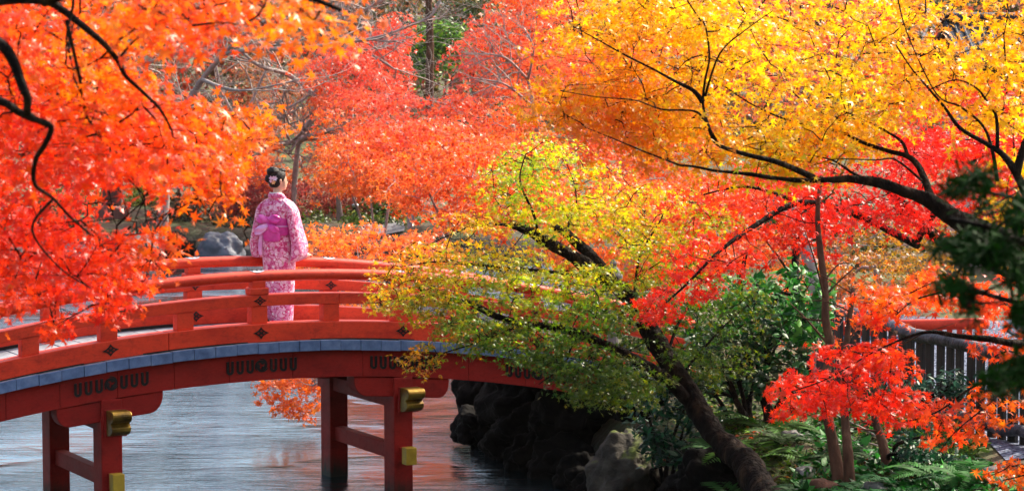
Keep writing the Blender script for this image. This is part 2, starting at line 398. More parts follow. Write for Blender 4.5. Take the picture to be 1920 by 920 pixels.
# ------------------------------------------------------------------ terrain
POND = np.array([(1.7, 20), (1.25, 24.5), (.9, 27.4), (.2, 29), (-.44, 30.2), (-.2, 34), (1.5, 40), (2.5, 48), (1, 55), (-3, 57.5), (-12, 57), (-17, 56), (-17, 45), (-13, 34), (-8.5, 25), (-7, 18), (-3, 13.5), (.5, 13.5)], float)
def pond_sd(x, y):
    q = np.stack([np.asarray(x, float).ravel(), np.asarray(y, float).ravel()], 1); dmin = np.full(len(q), 1e9); ins = np.zeros(len(q), bool); j = len(POND)-1
    for i in range(len(POND)):
        a, b = POND[j], POND[i]; ab = b-a
        t = np.clip(((q-a)@ab)/(ab@ab), 0, 1); dmin = np.minimum(dmin, np.linalg.norm(q-(a+t[:, None]*ab), axis=1))
        c = (b[1] > q[:, 1]) != (a[1] > q[:, 1]); with_ = (a[0]-b[0])*(q[:, 1]-b[1])/((a[1]-b[1]) or 1e-9)+b[0]
        ins ^= c & (q[:, 0] < with_); j = i
    return np.where(ins, -dmin, dmin)
def sst(t): t = np.clip(t, 0, 1); return t*t*(3-2*t)
def height(x, y):
    x = np.asarray(x, float); y = np.asarray(y, float); d = pond_sd(x, y).reshape(x.shape)
    bh = 1.05 - .5*sst((y-34)/16) + 1.15*sst((15-y)/9) + .9*sst((5-y)/5)
    bh = bh + .75*sst((y-60)/30) + 2.2*sst((y-82)/50) + 0.12*np.sin(x*.7+1)*np.cos(y*.5) + .05*np.sin(x*2.3+y*1.7)
    bh = bh + .35*sst((x-3)/5)*sst((34-y)/6)*0
    return np.where(d < 0, -np.minimum(-d*.9, 1.2)-.02, bh*sst(d/1.1+.12)-.02*0)
def hz(x, y): return float(height(np.array([x]), np.array([y]))[0])
def grid(a):
    out = []
    for lo, hi, st in a: out += list(np.arange(lo, hi, st))
    return np.array(out)
gx = grid([(-400, -60, 40), (-60, -18, 3), (-18, -9, .6), (-9, 9, .25), (9, 18, .6), (18, 60, 3), (60, 401, 40)])
gy = grid([(-60, 0, 10), (0, 12, 1), (12, 36, .25), (36, 60, .5), (60, 140, 2.5), (140, 1001, 60)])
X, Y = np.meshgrid(gx, gy); Z = height(X, Y)
nx, ny = len(gx), len(gy)
me = bpy.data.meshes.new('ground')
idx = np.arange(nx*ny).reshape(ny, nx)
fc = np.stack([idx[:-1, :-1], idx[:-1, 1:], idx[1:, 1:], idx[1:, :-1]], -1).reshape(-1, 4)
me.from_pydata(np.stack([X, Y, Z], -1).reshape(-1, 3).tolist(), [], fc.tolist()); me.polygons.foreach_set('use_smooth', [True]*len(me.polygons))
gm = noisy('mossy_ground', [(.3, (.035, .022, .012)), (.46, (.075, .05, .02)), (.55, (.05, .07, .015)), (.72, (.11, .15, .02))], scale=1.1, rough=.95, bump=1, bdist=.05, bscale=9, detail=9)
t = gm.node_tree; b = t.nodes['Principled BSDF']; src = b.inputs['Base Color'].links[0].from_socket
ge = N(t, 'ShaderNodeNewGeometry'); sx_ = N(t, 'ShaderNodeSeparateXYZ'); t.links.new(ge.outputs['Position'], sx_.inputs[0])
mr_ = N(t, 'ShaderNodeMapRange'); mr_.inputs[1].default_value = .25; mr_.inputs[2].default_value = .75; t.links.new(sx_.outputs[2], mr_.inputs[0])
mx_ = N(t, 'ShaderNodeMix', data_type='RGBA'); t.links.new(mr_.outputs[0], mx_.inputs[0]); mx_.inputs[6].default_value = (.014, .012, .009, 1); t.links.new(src, mx_.inputs[7]); t.links.new(mx_.outputs[2], b.inputs['Base Color'])   # wet mud at the water line, darkened further up to stand for bank shade
g = link('ground', me, gm); g['kind'] = 'structure'
# water
wm, t, b = newmat('pond_water')
b.inputs['Base Color'].default_value = (.012, .022, .026, 1); b.inputs['Roughness'].default_value = .06; b.inputs['IOR'].default_value = 1.33; b.inputs['Specular IOR Level'].default_value = .9
mp = mapping(t, (1, 1, 1)); n1 = N(t, 'ShaderNodeTexNoise'); n1.inputs['Scale'].default_value = 5.0; n1.inputs['Detail'].default_value = 5; n1.inputs['Roughness'].default_value = .55
mps = mapping(t, (.5, 2.1, 1)); t.links.new(mps, n1.inputs['Vector'])
n2 = N(t, 'ShaderNodeTexNoise'); n2.inputs['Scale'].default_value = 1.1; n2.inputs['Detail'].default_value = 2; t.links.new(mps, n2.inputs['Vector'])
n3 = N(t, 'ShaderNodeTexNoise'); n3.inputs['Scale'].default_value = .35; n3.inputs['Detail'].default_value = 3; t.links.new(mp, n3.inputs['Vector'])
gust = N(t, 'ShaderNodeMapRange'); gust.inputs[1].default_value = .42; gust.inputs[2].default_value = .62; gust.inputs[3].default_value = .35; gust.inputs[4].default_value = 2.4; t.links.new(n3.outputs[0], gust.inputs[0])   # calm and wind-ruffled patches
ad = N(t, 'ShaderNodeMath', operation='MULTIPLY_ADD'); ad.inputs[1].default_value = 1.6; t.links.new(n2.outputs[0], ad.inputs[0]); t.links.new(n1.outputs[0], ad.inputs[2])
bp = N(t, 'ShaderNodeBump'); bp.inputs['Strength'].default_value = 1; bp.inputs['Distance'].default_value = .020
mg = N(t, 'ShaderNodeMath', operation='MULTIPLY'); t.links.new(ad.outputs[0], mg.inputs[0]); t.links.new(gust.outputs[0], mg.inputs[1]); t.links.new(mg.outputs[0], bp.inputs['Height']); t.links.new(bp.outputs[0], b.inputs['Normal'])
gl = N(t, 'ShaderNodeBsdfGlossy'); gl.inputs['Color'].default_value = (.62, .86, 1, 1); gl.inputs['Roughness'].default_value = .03; t.links.new(bp.outputs[0], gl.inputs['Normal'])
lw = N(t, 'ShaderNodeLayerWeight'); lw.inputs['Blend'].default_value = .5; t.links.new(bp.outputs[0], lw.inputs['Normal'])
fm = N(t, 'ShaderNodeMapRange'); fm.inputs[1].default_value = .55; fm.inputs[2].default_value = .95; fm.inputs[4].default_value = .92; t.links.new(lw.outputs['Facing'], fm.inputs[0])
ms = N(t, 'ShaderNodeMixShader'); t.links.new(fm.outputs[0], ms.inputs[0]); t.links.new(b.outputs[0], ms.inputs[1]); t.links.new(gl.outputs[0], ms.inputs[2]); t.links.new(ms.outputs[0], t.nodes['Material Output'].inputs['Surface'])
m = MB(); m.add([(-40, 8, 0), (12, 8, 0), (12, 62, 0), (-40, 62, 0)], [(0, 1, 2, 3)])
wa = m.build('water', wm); wa['kind'] = 'structure'
# gravel path behind and under the fence
def ground_sheet(name, poly, mat, lift=.012, z=1.05, step=.18, kind='structure'):
    w = np.array([tuple(G(a, c, z))[:2] for a, c in poly]); lo, hi = w.min(0), w.max(0)
    bm = bmesh.new(); xs = np.arange(lo[0], hi[0], step); ys = np.arange(lo[1], hi[1], step)
    XX, YY = np.meshgrid(xs, ys); ins = np.zeros(XX.shape, bool); j = len(w)-1
    for i in range(len(w)):
        a, c = w[j], w[i]
        ins ^= ((c[1] > YY) != (a[1] > YY)) & (XX < (a[0]-c[0])*(YY-c[1])/((a[1]-c[1]) or 1e-9)+c[0]); j = i
    ZZ = height(XX, YY)+lift; vs = {}
    for iy in range(len(ys)-1):
        for ix in range(len(xs)-1):
            if ins[iy, ix]:
                q = []
                for dy, dx in ((0, 0), (0, 1), (1, 1), (1, 0)):
                    k = (iy+dy, ix+dx)
                    if k not in vs: vs[k] = bm.verts.new((XX[k], YY[k], ZZ[k]))
                    q.append(vs[k])
                bm.faces.new(q)
    me = bpy.data.meshes.new(name); bm.to_mesh(me); bm.free(); o = link(name, me, mat)
    if kind: o['kind'] = kind
    return o
M['gravel'] = noisy('gravel', [(.35, (.03, .035, .05)), (.5, (.12, .135, .18)), (.65, (.27, .30, .39))], scale=28, rough=1, spec=.0, bump=.6, bdist=.01, bscale=40, detail=3)
ground_sheet('gravel_path', [(1500, 590), (2100, 600), (2150, 900), (1960, 880), (1800, 815), (1660, 745), (1560, 700)], M['gravel'])

# ------------------------------------------------------------------ the arched bridge
TH = .4965; BU = Vector((math.cos(TH), math.sin(TH), 0)); BN = Vector((-math.sin(TH), math.cos(TH), 0)); B0 = Vector((-2.5777, 25.87, 0)); SS = 1.62; WB = 1.815
def za(s): return 1.8804 - .0288*(s-.0839)**2
def Bp(s, o, dz=0, absz=None): p = B0+BU*s+BN*o; p.z = za(s)+dz if absz is None else absz; return p
bridge = empty('arched_bridge', 'vermilion arched wooden footbridge crossing the pond on red pillars', 'bridge', None, tuple(Bp(0, .9, 0, 0)))
def sweep(m, s0, s1, o0, o1, z0, z1, n=24, arch=True):
    k = len(m.v)
    for i in range(n+1):
        s = s0+(s1-s0)*i/n
        for o, z in ((o0, z0), (o1, z0), (o1, z1), (o0, z1)): m.v.append(tuple(Bp(s, o, z)))
    for i in range(n):
        for j in range(4):
            a = k+i*4+j; c = k+i*4+(j+1) % 4; m.f.append((a, c, c+4, a+4))
    m.f.append((k+3, k+2, k+1, k)); e = k+n*4; m.f.append((e, e+1, e+2, e+3))
SL, SR = -5.3, 5.3
def bbox(name, s0, s1, o0, o1, z0, z1, mat, parent=bridge, bev=.006, absz=False, label=None):
    m = MB()
    if absz: m.box(s0, s1, o0, o1, z0, z1, lambda s, o, z: Bp(s, o, 0, z))
    else:
        sc = (s0+s1)/2
        m.box(s0, s1, o0, o1, z0, z1, lambda s, o, z: Bp(s, o, za(s)*0+z, None) if False else Vector((*Bp(s, o)[:2], za(s)+z)))
    o = m.build(name, mat, parent, bevel=bev)
    if label: o['label'] = label
    return o
def child_of(o, par):   # re-parent keeping place (parents are only translated)
    wl = o.location + (o.parent.location if o.parent else Vector()); o.parent = par
    pl = par.location + (par.parent.location if par.parent else Vector()); o.location = wl - pl
# beams in lengths with a fine joint at every second post
def lengths(name, o0, o1, z0, z1, mat, joints, bev=.008):
    for a, c in zip(joints[:-1], joints[1:]):
        m = MB(); sweep(m, a+.002, c-.002, o0, o1, z0, z1, 10); m.build(name, mat, bridge, bevel=bev)
J1 = [SL, -SS*2.2, -SS*.62, SS*1.42, SS*2.6, SR]
for side, (a0, a1, c) in enumerate(((0, .19, .095), (WB, WB+.19, WB+.095))):
    lengths('sill_beam', a0, a1, -.105, .083, M['red'], J1)
    lengths('middle_rail', a0+.02, a1-.02, .262, .378, M['red'], [SL, -SS*1.35, SS*.55, SS*1.9, SR])
    rl = MB(); ss = [SL+(SR-SL)*i/60 for i in range(61)]
    rl.tube([Bp(s, c, .565) for s in ss], .058, 16); top = rl.build('top_rail', M['red'], bridge, smooth=True)
    for k in range(-6, 7):
        s = k*SS/2
        if abs(s) > 5.2: continue
        bbox('lower_post', s-.088, s+.088, a0+.03, a1-.03, .083, .262, M['red'])
        if k % 2 == 0:
            bbox('bearing_block', s-.10, s+.10, a0+.012, a1-.012, .378, .452, M['red'], bev=.012)
            bbox('post_neck', s-.072, s+.072, a0+.035, a1-.035, .452, .522, M['red'])
            # studded plate bent over the rail
            m = MB(); nn = 14; k0 = len(m.v)
            m.v.append(tuple(Bp(s, c, .565+.0635)))
            for j in range(nn):
                an = 2*math.pi*j/nn; ds = .085*math.cos(an); w2 = .78*math.sin(an)
                m.v.append(tuple(Bp(s+ds, c+.062*math.sin(w2), .565+.062*math.cos(w2))))
            for j in range(nn): m.f.append((k0, k0+1+j, k0+1+(j+1) % nn))
            pl = m.build('rail_plate', M['steel'], bridge)
            st = MB()
            for ds in (-.05, 0, .05):
                p = Bp(s+ds, c, .565+.066); st.tube([p, p+Vector((0, 0, .009))], [.012, .007], 8)
            q = st.build('nail_head', M['iron'], bridge); child_of(q, pl)
def diamond(s, o, dz, sg, w2=.088, h2=.062, par=bridge):
    """black iron lozenge with notched sides, on a face whose outward side is sg (-1 near, +1 would be far)"""
    m = MB(); pts = []
    for i in range(16):
        an = 2*math.pi*i/16; r = [1, .62, .56, .62][i % 4]
        pts.append((math.cos(an)*w2*r, math.sin(an)*h2*r))
    f = lambda ds, z, t: Bp(s+ds, o+sg*t, dz+z)
    m.add([f(x, z, .007) for x, z in pts]+[f(x, z, -.004) for x, z in pts], [tuple(range(16))]+[(i, (i+1) % 16, 16+(i+1) % 16, 16+i) for i in range(16)])
    pl = m.build('iron_lozenge', M['iron'], par)
    m = MB()
    for an in (0, 90, 180, 270):
        cx, cz = math.cos(R(an))*w2*.36, math.sin(R(an))*h2*.36
        q = [(cx+math.cos(R(a))*.013, cz+math.sin(R(a))*.010) for a in (0, 60, 120, 180, 240, 300)]
        m.add([f(x, z, .012) for x, z in q]+[f(x, z, .006) for x, z in q], [tuple(range(6))]+[(i, (i+1) % 6, 6+(i+1) % 6, 6+i) for i in range(6)])
    st = m.build('stud', M['red2'], par); child_of(st, pl)
for k in range(-3, 4):
    for o, sg in ((0, -1), (WB, -1)):
        diamond(k*SS, o, -.01, sg)
        diamond(k*SS, o+.02, .32, sg, .074, .052)
# deck planks with sheet-covered ends
pw = .232; NP = 45
plm = None
for i in range(NP):
    s = (i-(NP-1)/2)*pw+.05; j = random.uniform(-.004, .004); e = random.uniform(-.006, .006)
    sl = -2*.0288*(s-.0839)
    f = lambda x, o, z: Vector((*Bp(s+x, o)[:2], za(s)+sl*x+z))
    m = MB(); m.org = f(0, 0, 0); m.box(-pw/2+.006, pw/2-.006, -.06+e, WB+.26+e, -.2+j, -.108+j, f)
    p = m.build('deck_plank', M['plank'], bridge, bevel=.004)
    m = MB(); m.box(-pw/2+.003, pw/2-.003, -.082+e, -.055+e, -.213+j, -.106+j, f)
    c = m.build('end_cap', M['plankend'], bridge, bevel=.003); child_of(c, p)
# black strips lying on the planks below the sill
for a, c in ((-3.1, -1.9), (-1.28, -.15), (.55, 1.75), (2.2, 3.2)):
    m = MB(); sweep(m, a, c, -.012, -.002, -.103, -.092, 8); m.build('iron_strip', M['iron'], bridge)
    m = MB(); sweep(m, a+.2, c+.1, WB-.03, WB-.004, -.105, -.075, 8); m.build('iron_strip', M['iron'], bridge)
# girders
JG = [SL, -4.6, -3.95, -3.3, -2.7, -2.15, -1.55, -.95, -.35, .35, 1.15, 1.75, 2.4, 3.1, 3.8, 4.5, SR]
for o0, o1 in ((.0, .2), (WB+.0, WB+.2)):
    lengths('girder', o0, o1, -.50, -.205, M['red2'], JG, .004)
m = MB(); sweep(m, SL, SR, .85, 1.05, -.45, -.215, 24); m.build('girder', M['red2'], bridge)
def ribbon(m, pts, wd, f, z0=-.006, z1=.012):
    n = len(pts); k = len(m.v)
    for i, (x, z) in enumerate(pts):
        a = pts[max(i-1, 0)]; c = pts[min(i+1, n-1)]; tx, tz = c[0]-a[0], c[1]-a[1]; L = math.hypot(tx, tz) or 1
        wi = (wd[i] if hasattr(wd, '__len__') else wd)/2; nx_, nz_ = -tz/L*wi, tx/L*wi
        for sx, t in ((1, z1), (-1, z1), (-1, z0), (1, z0)): m.v.append(tuple(f(x+nx_*sx, z+nz_*sx, t)))
    for i in range(n-1):
        for j in range(4):
            a = k+i*4+j; c = k+i*4+(j+1) % 4; m.f.append((a, c, c+4, a+4))
    m.f.append((k, k+1, k+2, k+3)); e = k+(n-1)*4; m.f.append((e+3, e+2, e+1, e))
def crest(s0):
    f = lambda x, z, t: Bp(s0+x, -t, -.345+z)
    for x in (-.345, -.235, -.125, .135, .245, .355):
        m = MB(); hw, h = .026, .065
        pts = [(x-hw, h), (x-hw, -h+.03)]+[(x-hw*math.cos(R(a)), -h+.03-hw*math.sin(R(a))) for a in range(20, 180, 20)]+[(x+hw, -h+.03), (x+hw, h)]
        ribbon(m, pts, .026, f); m.build('hook_crest', M['iron'], bridge)
    m = MB()
    for k in range(3):
        a0 = k*120+30; pts, wd = [], []
        for i in range(12):
            t = i/11; a = R(a0+t*190); r = .028+.046*t
            pts.append((r*math.cos(a), r*math.sin(a))); wd.append(.036*(1-t)+.008)
        ribbon(m, pts, wd, f)
    m.build('swirl_crest', M['iron'], bridge)
for k in range(-2, 3): crest(k*SS)
# piers
def pier(s):
    zt = za(s)
    for o, lab in ((.12, 0), (WB-.05, 1)):
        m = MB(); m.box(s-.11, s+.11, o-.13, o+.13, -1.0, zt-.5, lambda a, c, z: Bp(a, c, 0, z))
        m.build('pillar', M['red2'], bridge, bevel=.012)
        # longitudinal bracket with rounded lower ends
        m = MB(); pr = [(-.56, 0)]+[(-.56+.14*(1-math.cos(R(a))), -.19*math.sin(R(a))**.9-.02) for a in range(15, 91, 15)]
        pr += [(-x, z) for x, z in reversed(pr)]
        ft = lambda x, z, oo: Vector((*Bp(s+x, oo)[:2], za(s+x)-.502+z))
        n = len(pr)
        m.add([ft(x, z, o-.10) for x, z in pr]+[ft(x, z, o+.10) for x, z in pr], [tuple(range(n)), tuple(range(n, 2*n))[::-1]]+[(i, n+i, n+(i+1) % n, (i+1) % n) for i in range(n)])
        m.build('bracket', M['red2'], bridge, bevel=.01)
    # cross beam and its brass nose
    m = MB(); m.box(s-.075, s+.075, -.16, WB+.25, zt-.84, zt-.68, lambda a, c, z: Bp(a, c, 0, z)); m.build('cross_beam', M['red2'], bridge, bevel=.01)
    m = MB(); pr = [(-.13, .13), (-.28, .13)]
    pr += [(-.28-.055*math.sin(R(a)), .075+.055*math.cos(R(a))) for a in range(20, 181, 20)]
    pr += [(-.26, .0), (-.30, -.03), (-.30, -.07), (-.24, -.11), (-.13, -.13)]
    n = len(pr); ft = lambda c, z, a: Bp(s+a, c, 0, zt-.72+z)
    m.add([ft(c, z, -.10) for c, z in pr]+[ft(c, z, .10) for c, z in pr], [tuple(range(n)), tuple(range(n, 2*n))[::-1]]+[(i, n+i, n+(i+1) % n, (i+1) % n) for i in range(n)])
    m.build('brass_nose', M['brass'], bridge, bevel=.008)
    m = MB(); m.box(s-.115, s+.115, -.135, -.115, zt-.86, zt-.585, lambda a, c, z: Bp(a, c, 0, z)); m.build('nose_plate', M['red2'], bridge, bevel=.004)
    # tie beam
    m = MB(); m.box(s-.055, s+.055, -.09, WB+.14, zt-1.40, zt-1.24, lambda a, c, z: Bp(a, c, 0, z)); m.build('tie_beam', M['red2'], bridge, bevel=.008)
    m = MB(); m.box(s-.062, s+.062, -.20, -.088, zt-1.41, zt-1.23, lambda a, c, z: Bp(a, c, 0, z)); m.build('brass_cap', M['brassflat'], bridge, bevel=.006)
for k in (-1, 1): pier(k*SS)
# stone abutments
for s0, lab, nm in ((4.55, 'dark stone abutment under the right end of the arched bridge', 1), (-5.2, 'grey stone abutment under the left end of the arched bridge', 0)):
    ab = empty('stone_abutment', lab, 'abutment', None, tuple(Bp(s0, .9, 0, 0)))
    for r in range(5):
        for c in range(4):
            o0 = -.2+c*.6+(r % 2)*.12; m = MB(); z0 = -.4+r*.27
            jit = random.uniform(-.03, .03)
            x0, x1 = (s0-.1+jit, s0+.55) if nm else (s0-.55, s0+.1+jit)
            if z0+.25 > za(s0)-.51: continue
            m.box(x0, x1, o0, o0+.585, z0, z0+.262, lambda a, c_, z: Bp(a, c_, 0, z)); m.build('stone_block', M['rockdark'], ab, bevel=.025)

# ------------------------------------------------------------------ the woman in the kimono
WS, WO = .90, 1.65
KS = 1.045   # stature
wp = Bp(WS, WO); deck = za(WS)-.105; wp.z = deck
WY = R(-26)   # back towards the camera, turned a little to the right
woman = empty('person', 'woman in a pink floral kimono with her hand on the far red rail', 'person', None, tuple(wp))
def Wl(x, y, z, yaw=WY):
    return Vector((x*math.cos(yaw)-y*math.sin(yaw), x*math.sin(yaw)+y*math.cos(yaw), z))
def loft(m, secs, n=28, p=2.3, cap=True, yaw=WY):
    """secs: (cx, cy, cz, rx, ry, tiltx, tilty) rings in the body's frame"""
    k = len(m.v)
    for sc in secs:
        cx, cy, cz, rx, ry = sc[:5]; tx = sc[5] if len(sc) > 5 else 0; ty = sc[6] if len(sc) > 6 else 0
        for j in range(n):
            a = 2*math.pi*j/n; c, s_ = math.cos(a), math.sin(a)
            x = rx*math.copysign(abs(c)**(2/p), c); y = ry*math.copysign(abs(s_)**(2/p), s_)
            m.v.append(tuple(Wl(cx+x, cy+y, cz+x*tx+y*ty, yaw)))
    for i in range(len(secs)-1):
        for j in range(n):
            j2 = (j+1) % n; m.f.append((k+i*n+j, k+i*n+j2, k+(i+1)*n+j2, k+(i+1)*n+j))
    if cap:
        m.f.append(tuple(k+j for j in range(n))[::-1]); m.f.append(tuple(k+(len(secs)-1)*n+j for j in range(n)))
def wbuild(m, name, mat, sub=1, par=None):
    me = m.mesh(name, True); o = link(name, me, mat, woman)
    if sub:
        md = o.modifiers.new('s', 'SUBSURF'); md.levels = sub; md.render_levels = sub
    if par is not None: o.parent = par
    return o
# kimono cloth: pink and magenta blossoms on a pale ground
km, t, b = newmat('floral_kimono_cloth')
mp = mapping(t, (1, 1, 1))
def mixc(a, c, fac, bt='MIX'):
    x = N(t, 'ShaderNodeMix', data_type='RGBA', blend_type=bt)
    t.links.new(fac, x.inputs[0])
    for i, v in ((6, a), (7, c)):
        if hasattr(v, 'node'): t.links.new(v, x.inputs[i])
        else: x.inputs[i].default_value = (*v, 1)
    return x.outputs[2]
wn = N(t, 'ShaderNodeTexNoise'); wn.inputs['Scale'].default_value = 14; t.links.new(mp, wn.inputs['Vector'])
va = N(t, 'ShaderNodeVectorMath', operation='MULTIPLY_ADD'); va.inputs[1].default_value = (.05, .05, .05); t.links.new(wn.outputs['Color'], va.inputs[0]); t.links.new(mp, va.inputs[2])
def vor(scale, feat='F1'):
    v = N(t, 'ShaderNodeTexVoronoi', feature=feat); v.inputs['Scale'].default_value = scale; t.links.new(va.outputs[0], v.inputs['Vector']); return v
v1, v2, v3 = vor(30), vor(44), vor(20)
base = ramp(t, v3.outputs['Color'], [(.2, (.74, .30, .48)), (.5, (.66, .13, .32)), (.8, (.84, .50, .62))])
fl = ramp(t, v1.outputs['Distance'], [(.36, (1, 1, 1)), (.46, (0, 0, 0))])
flc = ramp(t, v1.outputs['Color'], [(.25, (.50, .004, .10)), (.5, (.66, .02, .20)), (.68, (.92, .84, .87)), (.9, (.45, .01, .05))])
c1 = mixc(base, flc, fl)
ct = ramp(t, v1.outputs['Distance'], [(.08, (1, 1, 1)), (.14, (0, 0, 0))]); c2 = mixc(c1, (.9, .75, .7), ct)
ln = N(t, 'ShaderNodeTexVoronoi', feature='DISTANCE_TO_EDGE'); ln.inputs['Scale'].default_value = 17; t.links.new(va.outputs[0], ln.inputs['Vector'])
lf = ramp(t, ln.outputs['Distance'], [(.03, (1, 1, 1)), (.08, (0, 0, 0))])
mk_ = ramp(t, v3.outputs['Distance'], [(.25, (0, 0, 0)), (.45, (1, 1, 1))]); lm_ = N(t, 'ShaderNodeMath', operation='MULTIPLY'); t.links.new(lf, lm_.inputs[0]); t.links.new(mk_, lm_.inputs[1]); c3 = mixc(c2, (.52, .01, .14), lm_.outputs[0])
sm = ramp(t, v2.outputs['Color'], [(.86, (0, 0, 0)), (.88, (1, 1, 1))]); sd_ = ramp(t, v2.outputs['Distance'], [(.2, (1, 1, 1)), (.3, (0, 0, 0))])
sg = N(t, 'ShaderNodeMath', operation='MULTIPLY'); t.links.new(sm, sg.inputs[0]); t.links.new(sd_, sg.inputs[1])
c4 = mixc(c3, (.42, .45, .12), sg.outputs[0]); t.links.new(c4, b.inputs['Base Color'])
b.inputs['Roughness'].default_value = .6; b.inputs['Sheen Weight'].default_value = .2
fn = N(t, 'ShaderNodeTexNoise'); fn.inputs['Scale'].default_value = 9; fn.inputs['Detail'].default_value = 3; t.links.new(mapping(t, (1, 1, .35)), fn.inputs['Vector'])
bp = N(t, 'ShaderNodeBump'); bp.inputs['Strength'].default_value = .8; bp.inputs['Distance'].default_value = .03; t.links.new(fn.outputs[0], bp.inputs['Height']); t.links.new(bp.outputs[0], b.inputs['Normal'])
M['obi'] = noisy('magenta_silk', [(.3, (.50, .02, .25)), (.6, (.68, .06, .38)), (.8, (.85, .35, .62))], scale=9, rough=.33, bump=.5, bdist=.02, bscale=11)
M['obilight'] = noisy('lilac_silk', [(.3, (.62, .20, .55)), (.6, (.75, .38, .68)), (.8, (.9, .7, .88))], scale=10, rough=.3, bump=.5, bdist=.02, bscale=12)
# one continuous body, remeshed
body = MB()
loft(body, [(0, .01, .06, .09, .08), (0, .01, .5, .115, .10), (0, .01, .78, .145, .12), (0, .01, .95, .115, .10), (0, .01, 1.15, .14, .10), (0, .0, 1.27, .155, .085), (0, .0, 1.33, .08, .06), (0, -.005, 1.36, .05, .05), (0, .01, 1.42, .045, .048), (0, .015, 1.45, .045, .05)], 20, 2)
HY = R(-58)
def hloft(m, secs, n=20, p=2.1):
    k = len(m.v)
    for cx, cy, cz, rx, ry in secs:
        for j in range(n):
            a = 2*math.pi*j/n; v = Wl(cx+rx*math.cos(a), cy+ry*math.sin(a), cz, HY); m.v.append(tuple(v+Wl(0, .01, 0)))
    for i in range(len(secs)-1):
        for j in range(n):
            j2 = (j+1) % n; m.f.append((k+i*n+j, k+i*n+j2, k+(i+1)*n+j2, k+(i+1)*n+j))
    m.f.append(tuple(k+j for j in range(n))[::-1]); m.f.append(tuple(k+(len(secs)-1)*n+j for j in range(n)))
# head in the head's own frame, +y is the face
hloft(body, [(0, .045, 1.402, .02, .022), (0, .040, 1.412, .040, .046), (0, .025, 1.43, .056, .068), (0, .015, 1.46, .066, .083), (0, .01, 1.50, .071, .090), (0, .005, 1.54, .072, .090), (0, 0, 1.58, .062, .078), (0, -.002, 1.605, .035, .05)])
hloft(body, [(0, .098, 1.468, .012, .016), (0, .103, 1.476, .011, .018), (0, .100, 1.50, .007, .010), (0, .095, 1.52, .006, .006)], 10)   # nose
hloft(body, [(0, .092, 1.438, .016, .010), (0, .094, 1.446, .02, .011), (0, .092, 1.453, .015, .009)], 10)                           # lips
hloft(body, [(0, .082, 1.408, .014, .014), (0, .084, 1.42, .017, .013)], 10)                                                        # chin
for sx in (-1, 1):
    body.tube([Wl(sx*.072, -.005, 1.525, HY)+Wl(0, .01, 0), Wl(sx*.08, -.012, 1.515, HY)+Wl(0, .01, 0), Wl(sx*.078, -.006, 1.495, HY)+Wl(0, .01, 0), Wl(sx*.071, .0, 1.475, HY)+Wl(0, .01, 0)], [.012, .015, .013, .008], 8)
# arms; the right hand rests on the rail
woman.scale = (KS, KS, KS)
railc = (Bp(WS+.47, WB+.095, .565) - wp)/KS
toR = lambda v: Vector(v)
hand0 = railc + Vector((-.045, -.055, .062))
sh_r, sh_l = Wl(.155, .0, 1.24), Wl(-.155, .0, 1.24)
elb = Wl(.225, .05, 1.0)
body.tube(smooth_path([sh_r, elb, elb.lerp(hand0, .6), hand0], 4), [.045, .042, .040, .038, .036, .035, .034, .033, .032, .030, .028, .025, .023], 12)
hd = (railc + Vector((.02, .03, .075)) - hand0); hd.normalize(); hs = hd.cross(Vector((0, 0, 1))).normalized()
body.tube([hand0-hd*.01, hand0+hd*.03, hand0+hd*.07, hand0+hd*.085], [.023, .031, .034, .028], 12)
for i, (off, ln_) in enumerate(((-.026, .055), (-.009, .066), (.009, .062), (.025, .048))):
    p0 = hand0+hd*.075+hs*off; p1 = p0+hd*ln_*.45+Vector((0, 0, .002)); p2 = p1+hd*ln_*.4+Vector((0, 0, -.018)); p3 = p2+hd*ln_*.2+Vector((0, 0, -.02))
    body.tube([p0-hd*.02, p0, p1, p2, p3], [.0095, .0095, .009, .0085, .006], 8)
p0 = hand0+hd*.02-hs*.026; body.tube([p0, p0-hs*.028+hd*.025, p0-hs*.04+hd*.055+Vector((0, 0, -.012))], [.012, .0105, .008], 8)
lh = Wl(-.13, .20, .82); body.tube(smooth_path([sh_l, Wl(-.24, .02, .98), lh], 4), [.045, .042, .04, .038, .035, .032, .03, .026, .023], 12)
hd2 = Wl(.5, .6, -.4).normalized(); hs2 = hd2.cross(Vector((0, 0, 1))).normalized()
body.tube([lh, lh+hd2*.03, lh+hd2*.07, lh+hd2*.085], [.023, .03, .033, .028], 12)
for off, ln_ in ((-.026, .055), (-.009, .066), (.009, .062), (.025, .048)):
    p0 = lh+hd2*.075+hs2*off; body.tube([p0-hd2*.02, p0+hd2*ln_*.5, p0+hd2*ln_*.9+Vector((0, 0, -.02))], [.0095, .009, .006], 8)
p0 = lh+hd2*.02-hs2*.026; body.tube([p0, p0-hs2*.03+hd2*.03, p0-hs2*.035+hd2*.055], [.012, .0105, .008], 8)
me = body.mesh('body', True); bo = link('body', me, M['skin'], woman)
rm = bo.modifiers.new('r', 'REMESH'); rm.mode = 'VOXEL'; rm.voxel_size = .006; rm.use_smooth_shade = True
smo = bo.modifiers.new('sm', 'SMOOTH'); smo.factor = .4; smo.iterations = 2
